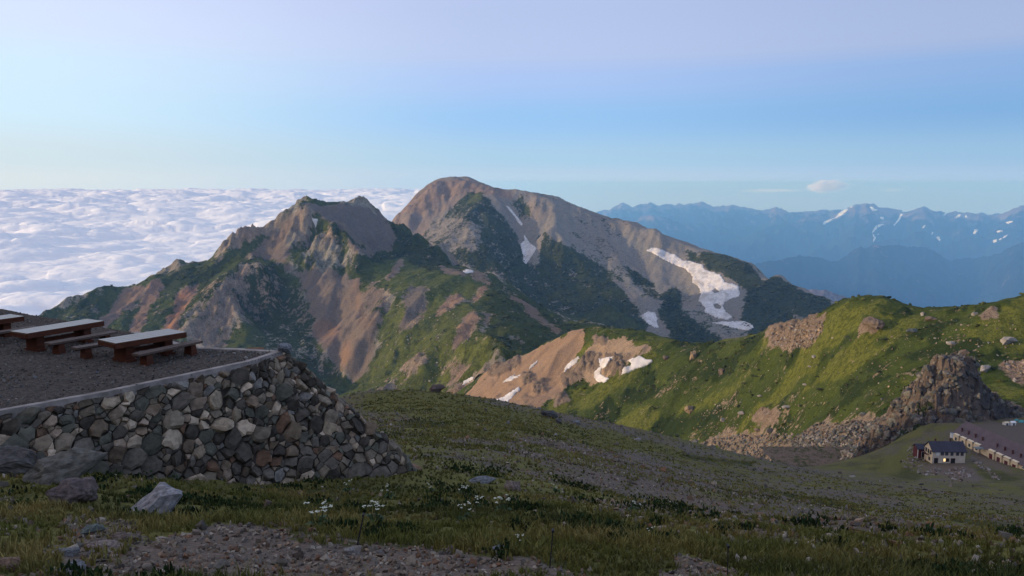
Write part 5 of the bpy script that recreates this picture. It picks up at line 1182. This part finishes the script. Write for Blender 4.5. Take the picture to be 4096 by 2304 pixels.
def off_wall(x, y):           # keep loose things off the terrace and wall
    q = B[1:8]+[(-3.5, 31), (-40, 45), (-40, 0)]
    return np.array([not inpoly(a, b, q) for a, b in zip(x, y)])
x, y = fetch(36000, 6.8, 75); z, cv_ = sample(x, y); keep = (r.random(len(x)) < np.clip(1.05-cv_[:, 0]*1.15, .015, 1))
x, y, z = x[keep], y[keep], z[keep]; kk = off_wall(x, y); x, y, z = x[kk], y[kk], z[kk]; d = np.hypot(x, y)
sz = d*r.uniform(.0012, .0048, len(x))*np.where(d > 22, .7, 1)*(1+(r.random(len(x)) > .96)*r.uniform(.3, 1.6, len(x)))*np.where(d > 25, .85, 1.15)
o = scatter('gravel', PEB, np.stack([x, y, z+sz*.25], 1), sz, GRAVEL, None, 14, pal=np.array([(.19, .17, .155), (.13, .125, .12), (.24, .19, .155), (.28, .255, .23), (.11, .085, .075), (.20, .125, .09), (.15, .145, .15), (.34, .32, .30)])*np.array([.92, .82, .70])); tag(o, 'loose stones and gravel on the near slope', 'gravel', kind='stuff')
x, y = fetch(13000, 40, 240, -14, 36); z, cv_ = sample(x, y); keep = r.random(len(x)) < np.clip(1.1-cv_[:, 0], .05, 1); x, y, z = x[keep], y[keep], z[keep]
sz = np.hypot(x, y)*r.uniform(.0006, .0020, len(x))*(1+(r.random(len(x)) > .97)*1.3)
o = scatter('gravel', PEB, np.stack([x, y, z+sz*.2], 1), sz, GRAVEL, None, 15, pal=np.array([(.16, .14, .12), (.13, .12, .11), (.18, .165, .145), (.12, .095, .078)])); tag(o, 'pale scattered stones farther down the near slope', 'gravel', kind='stuff')

def blades(name, x, y, z, h, n, w, tone, seed, mat, spread=.05):
    r = np.random.default_rng(seed); m = len(x)
    X = np.repeat(x, n); Y = np.repeat(y, n); Zb = np.repeat(z, n); H = np.repeat(h, n)*r.uniform(.45, 1.15, m*n); T = np.repeat(tone, n, 0)*r.uniform(.7, 1.3, (m*n, 1))
    sp = np.repeat(h, n)*spread*8; a = r.uniform(0, 6.283, m*n); X = X+np.cos(a)*sp*r.random(m*n); Y = Y+np.sin(a)*sp*r.random(m*n)
    a = r.uniform(0, 6.283, m*n); ln = r.uniform(.1, .8, m*n); W = np.repeat(w, n)*r.uniform(.6, 1.3, m*n)
    dx, dy = np.cos(a), np.sin(a); b = r.uniform(0, 3.14, m*n); ex, ey = np.cos(b)*W, np.sin(b)*W
    p = np.stack([np.stack([X-ex, Y-ey, Zb-.02], 1), np.stack([X+ex, Y+ey, Zb-.02], 1), np.stack([X+ex*.75+dx*H*ln*.3, Y+ey*.75+dy*H*ln*.3, Zb+H*.6], 1), np.stack([X-ex*.75+dx*H*ln*.3, Y-ey*.75+dy*H*ln*.3, Zb+H*.6], 1), np.stack([X+dx*H*ln, Y+dy*H*ln, Zb+H], 1)], 1).reshape(-1, 3)
    k0 = np.arange(m*n)*5
    f = np.concatenate([np.stack([k0, k0+1, k0+2], 1), np.stack([k0, k0+2, k0+3], 1), np.stack([k0+3, k0+2, k0+4], 1)])
    c = np.repeat(np.concatenate([T, np.ones((m*n, 1))], 1), 5, 0)
    return mesh_obj(name, p, f, mat, cols={'tint': c})
gm, nt, b = new_mat('grass_blade'); at = N(nt, 'ShaderNodeAttribute', _attribute_name='tint'); L(nt, at.outputs['Color'], b.inputs['Base Color']); b.inputs['Roughness'].default_value = .7
b.inputs['Specular IOR Level'].default_value = .1
def tones(x, y, s):
    n1 = fbm(x/2.2, y/2.2, 3, s)[:, None]; n2 = fbm(x/6, y/6, 3, s+4)[:, None]
    dry = np.array([.26, .20, .07]); gr = np.array([.125, .13, .032]); dg = np.array([.036, .052, .015])
    t = gr+(dry-gr)*np.clip(.35+n1*1.3, 0, 1); return t+(dg-t)*np.clip(n2*2.2-.05, 0, .9)
x, y = fetch(30000, 7, 42); z, cv_ = sample(x, y); keep = r.random(len(x)) < np.clip(cv_[:, 0]*1.15-.12, 0, 1); x, y, z = x[keep], y[keep], z[keep]; kk = off_wall(x, y); x, y, z = x[kk], y[kk], z[kk]
d = np.hypot(x, y); hh = r.uniform(.06, .17, len(x))*np.where(d > 16, .85, 1)*(.7+.8*np.clip(fbm(x/3, y/3, 3, 55)+.4, 0, 1))
o = blades('grass', x, y, z, hh, 9, .0035+.00042*d, tones(x, y, 61), 17, gm); tag(o, 'dry olive alpine grass on the near slope', 'grass', kind='stuff')
x, y = fetch(26000, 40, 150, -16, 36); z, cv_ = sample(x, y); keep = r.random(len(x)) < np.clip(cv_[:, 0]*1.1-.1, 0, 1); x, y, z = x[keep], y[keep], z[keep]; d = np.hypot(x, y)
o = blades('grass', x, y, z, r.uniform(.06, .16, len(x))*(1+d/150), 4, .006+.0007*d, tones(x, y, 63), 19, gm, .2); tag(o, 'short grass tufts down the middle slope', 'grass', kind='stuff')
# low leafy cushions of dark alpine shrubs
x, y = fetch(1500, 8, 34); z, cv_ = sample(x, y); n_ = fbm(x/2.5, y/2.5, 3, 71); keep = (n_ > .16) & (cv_[:, 0] > .35); x, y, z = x[keep], y[keep], z[keep]; kk = off_wall(x, y); x, y, z = x[kk], y[kk], z[kk]
m_ = len(x); xx = np.repeat(x, 26)+r.normal(0, .10, m_*26)*np.repeat(np.hypot(x, y)/14, 26).clip(.8, 2.5); yy = np.repeat(y, 26)+r.normal(0, .10, m_*26)*np.repeat(np.hypot(x, y)/14, 26).clip(.8, 2.5); zz = np.repeat(z, 26)+r.uniform(0, .10, m_*26)
dd = np.hypot(xx, yy); o = blades('undergrowth', xx, yy, zz, r.uniform(.03, .07, len(xx))*(1+dd/50), 2, .009+.0008*dd, np.tile(np.array([[.020, .036, .012]]), (len(xx), 1))*r.uniform(.6, 1.7, (len(xx), 1)), 21, gm, .1); tag(o, 'dark leafy cushions of low shrubs in the grass', 'undergrowth', kind='stuff')

# white umbel flowers
leafm = plain_mat('flower_leaf', (.030, .055, .018), .3, 20, .7, 0); petal = plain_mat('cream_petal', (.62, .62, .50), .12, 40, .8, 0); stemm = plain_mat('flower_stem', (.05, .07, .025), .2, 10, .8, 0)
def flower_proto(seed, nh):
    rr = random.Random(seed); lf = MB(); sm = MB(); fl_ = MB()
    for i in range(9):
        a = rr.uniform(0, 6.28); l_ = rr.uniform(.10, .2); z1 = rr.uniform(.05, .14)
        c, s = math.cos(a), math.sin(a); lf.poly([(0, 0, .02), (c*l_*.5-s*.035, s*l_*.5+c*.035, z1), (c*l_, s*l_, z1*.8), (c*l_*.5+s*.035, s*l_*.5-c*.035, z1)])
    for i in range(nh):
        a = rr.uniform(0, 6.28); d_ = rr.uniform(.03, .13); t = Vector((d_*math.cos(a), d_*math.sin(a), rr.uniform(.2, .3))); sm.tube((d_*.2*math.cos(a), d_*.2*math.sin(a), 0), t, .004, .003, 5)
        for j in range(7):
            b_ = rr.uniform(0, 6.28); q = rr.uniform(0, .028); p = t+Vector((q*math.cos(b_), q*math.sin(b_), rr.uniform(0, .01)-q*.25)); rad = rr.uniform(.006, .011)
            ring = [(p.x+rad*math.cos(e*1.047), p.y+rad*math.sin(e*1.047), p.z) for e in range(6)]; n = len(fl_.v); fl_.v += ring+[(p.x, p.y, p.z+rad*.8), (p.x, p.y, p.z-rad*.6)]; fl_.f += [(n+e, n+(e+1) % 6, n+6) for e in range(6)]+[(n+(e+1) % 6, n+e, n+7) for e in range(6)]
    return lf, sm, fl_
FLW = [(1275, 2105, 150, 'widest cluster of cream umbel flowers at the grass edge above the gravel', 8), (1503, 2085, 120, 'dense round cream flower head plant beside the leaning stake', 9), (1392, 1962, 60, 'pale pinkish umbel flower nearest the foot of the wall', 4), (1558, 1985, 70, 'loose cream umbel flower a little below the wall end', 4), (1725, 1960, 45, 'faint umbel flower in the tall grass right of the wall end', 3),
       (1858, 1975, 70, 'cream umbel flower left of the flat grey rock', 5), (1905, 2030, 80, 'tall cream umbel flower in the middle of the flower group', 5), (1850, 2075, 90, 'low spreading cream umbel flower lowest of the flower group', 6), (2015, 2040, 100, 'slanting cream umbel flower cluster under the brown rock', 7), (1312, 2030, 40, 'single small white flower left of the leaning stake', 2),
       (2222, 1962, 50, 'small pale umbel flower on the open slope right of the brown rock', 4), (2530, 2045, 70, 'pale umbel flower alone in grass far right of the flower group', 4), (2070, 2180, 70, 'white umbel flower just above the upright lavender stone', 5), (2600, 2150, 60, 'white umbel flower on the slope above the right hand gravel', 4)]
PR = [flower_proto(40+i, 4+i*2) for i in range(3)]
pm = []
for lf, sm, fl_ in PR:
    t = empty('umbel_flower'); a = lf.build('leaves', leafm, t); b_ = sm.build('stems', stemm, t); c_ = fl_.build('flower_heads', petal, t); pm.append([t, a, b_, c_, False])
for i, (px, py, wp, lb, nh) in enumerate(FLW):
    h = near.hit(px, py+12); P_ = pm[0 if nh < 5 else 1 if nh < 7 else 2]
    if not P_[4]: t = P_[0]; P_[4] = True
    else:
        t = P_[0].copy(); C.objects.link(t)
        for q in P_[1:4]: e = q.copy(); C.objects.link(e); e.parent = t
    s = max(.7, wp*h.y/F/.30); t.location = (h.x, h.y, h.z-.01); t.scale = (s, s, min(s, 1.25)); t.rotation_euler = (0, 0, i*1.1); tag(t, lb, 'flower', 'white umbel flowers in the grass')
# thin trail stakes
stk = plain_mat('dark_iron', (.02, .02, .022), .3, 30, .6, 0)
for (a, b_, lb) in (((1408, 2200), (1455, 2055), 'leaning dark stake with a stone at its foot beside the gravel trail'), ((2192, 2275), (2212, 2118), 'thin upright dark stake right of the lavender stone'), ((2912, 2310), (2912, 2180), 'thin dark stake at the bottom edge right of the others')):
    h = near.hit(*a); d_ = h.y; top = Vector(P(b_[0], b_[1], d_+.1)); e = empty('trail_stake', h); tag(e, lb, 'stake', 'trail stakes')
    mb = MB(); mb.tube((0, 0, -.25), tuple(top-h), .011 if a[0] == 1408 else .007, .009 if a[0] == 1408 else .006, 8); mb.build('rod', stk, e)
    t_ = (top-h)*.97; mb = MB(); mb.tube(tuple(t_-Vector((.0, .03, 0))), tuple(t_+Vector((0, .03, 0))), .016, .016, 8); mb.build('rope_eye', stk, e)
boulder(near, 1400, 2215, 45, 'small grey stone propping the foot of the leaning stake', PALE, (1, .9, .9), 3, .4, (0, 0), .2, fg)

# ------------------------------------------------------------------ small pink cloud above the far range
cm = bpy.data.materials.new('thin_cloud'); cm.use_nodes = True; ct_ = cm.node_tree
for nd in list(ct_.nodes):
    if nd.bl_idname != 'ShaderNodeOutputMaterial': ct_.nodes.remove(nd)
def cloud(px0, px1, py0, py1, d, label, dens, seed):
    a = Vector(P((px0+px1)/2, (py0+py1)/2, d)); hw = (px1-px0)/2*d/F; hh_ = (py1-py0)/2*d/F
    vs = []; fs = []; nu, nv = 26, 12
    for j in range(nv+1):
        for i in range(nu):
            u = i*2*math.pi/nu; v = -math.pi/2+j*math.pi/nv; p = Vector((math.cos(v)*math.cos(u), math.cos(v)*math.sin(u), math.sin(v)))
            s = 1+.28*mnoise.fractal(p*2.2+Vector((seed, 0, 0)), .8, 2, 3)
            vs.append((p.x*hw*s, p.y*hw*.5*s, p.z*hh_*s))
    for j in range(nv):
        for i in range(nu): fs.append((j*nu+i, j*nu+(i+1) % nu, (j+1)*nu+(i+1) % nu, (j+1)*nu+i))
    m_ = bpy.data.materials.new('thin_cloud'); m_.use_nodes = True; t_ = m_.node_tree
    for nd in list(t_.nodes):
        if nd.bl_idname != 'ShaderNodeOutputMaterial': t_.nodes.remove(nd)
    co = N(t_, 'ShaderNodeTexCoord').outputs['Object']; mp = N(t_, 'ShaderNodeMapping'); mp.inputs['Scale'].default_value = (1/hw, 1/(hw*.5), 1/hh_); L(t_, co, mp.inputs[0])
    ln = N(t_, 'ShaderNodeVectorMath', _operation='LENGTH'); L(t_, mp.outputs[0], ln.inputs[0])
    nn = noise_n(t_, 1.7, 5, .6, 0, mp.outputs[0])
    f_ = math_n(t_, 'ADD', math_n(t_, 'MULTIPLY', math_n(t_, 'SUBTRACT', nn, .5), 1.1), math_n(t_, 'SUBTRACT', .75, ln.outputs['Value']))
    dn = math_n(t_, 'MULTIPLY', maprange(t_, f_, 0, .5), dens)
    pv = N(t_, 'ShaderNodeVolumePrincipled'); pv.inputs['Color'].default_value = (1, .97, .97, 1); pv.inputs['Anisotropy'].default_value = 0; L(t_, dn, pv.inputs['Density'])
    L(t_, pv.outputs[0], [n for n in t_.nodes if n.bl_idname == 'ShaderNodeOutputMaterial'][0].inputs['Volume'])
    o = mesh_obj('cloud', np.array(vs), np.array(fs), m_, smooth=True, loc=a); tag(o, label, 'cloud', kind='thing')
    return o

cloud(3195, 3425, 708, 780, 95000, 'small pinkish cloud puff floating above the far range', 6e-3, 3)
cloud(2880, 3300, 750, 774, 97000, 'faint flat veil of cloud trailing left of the pink puff', 2.5e-4, 7)
cloud(3480, 3660, 745, 775, 97000, 'faint cloud wisp right of the pink puff', 2.2e-4, 11)
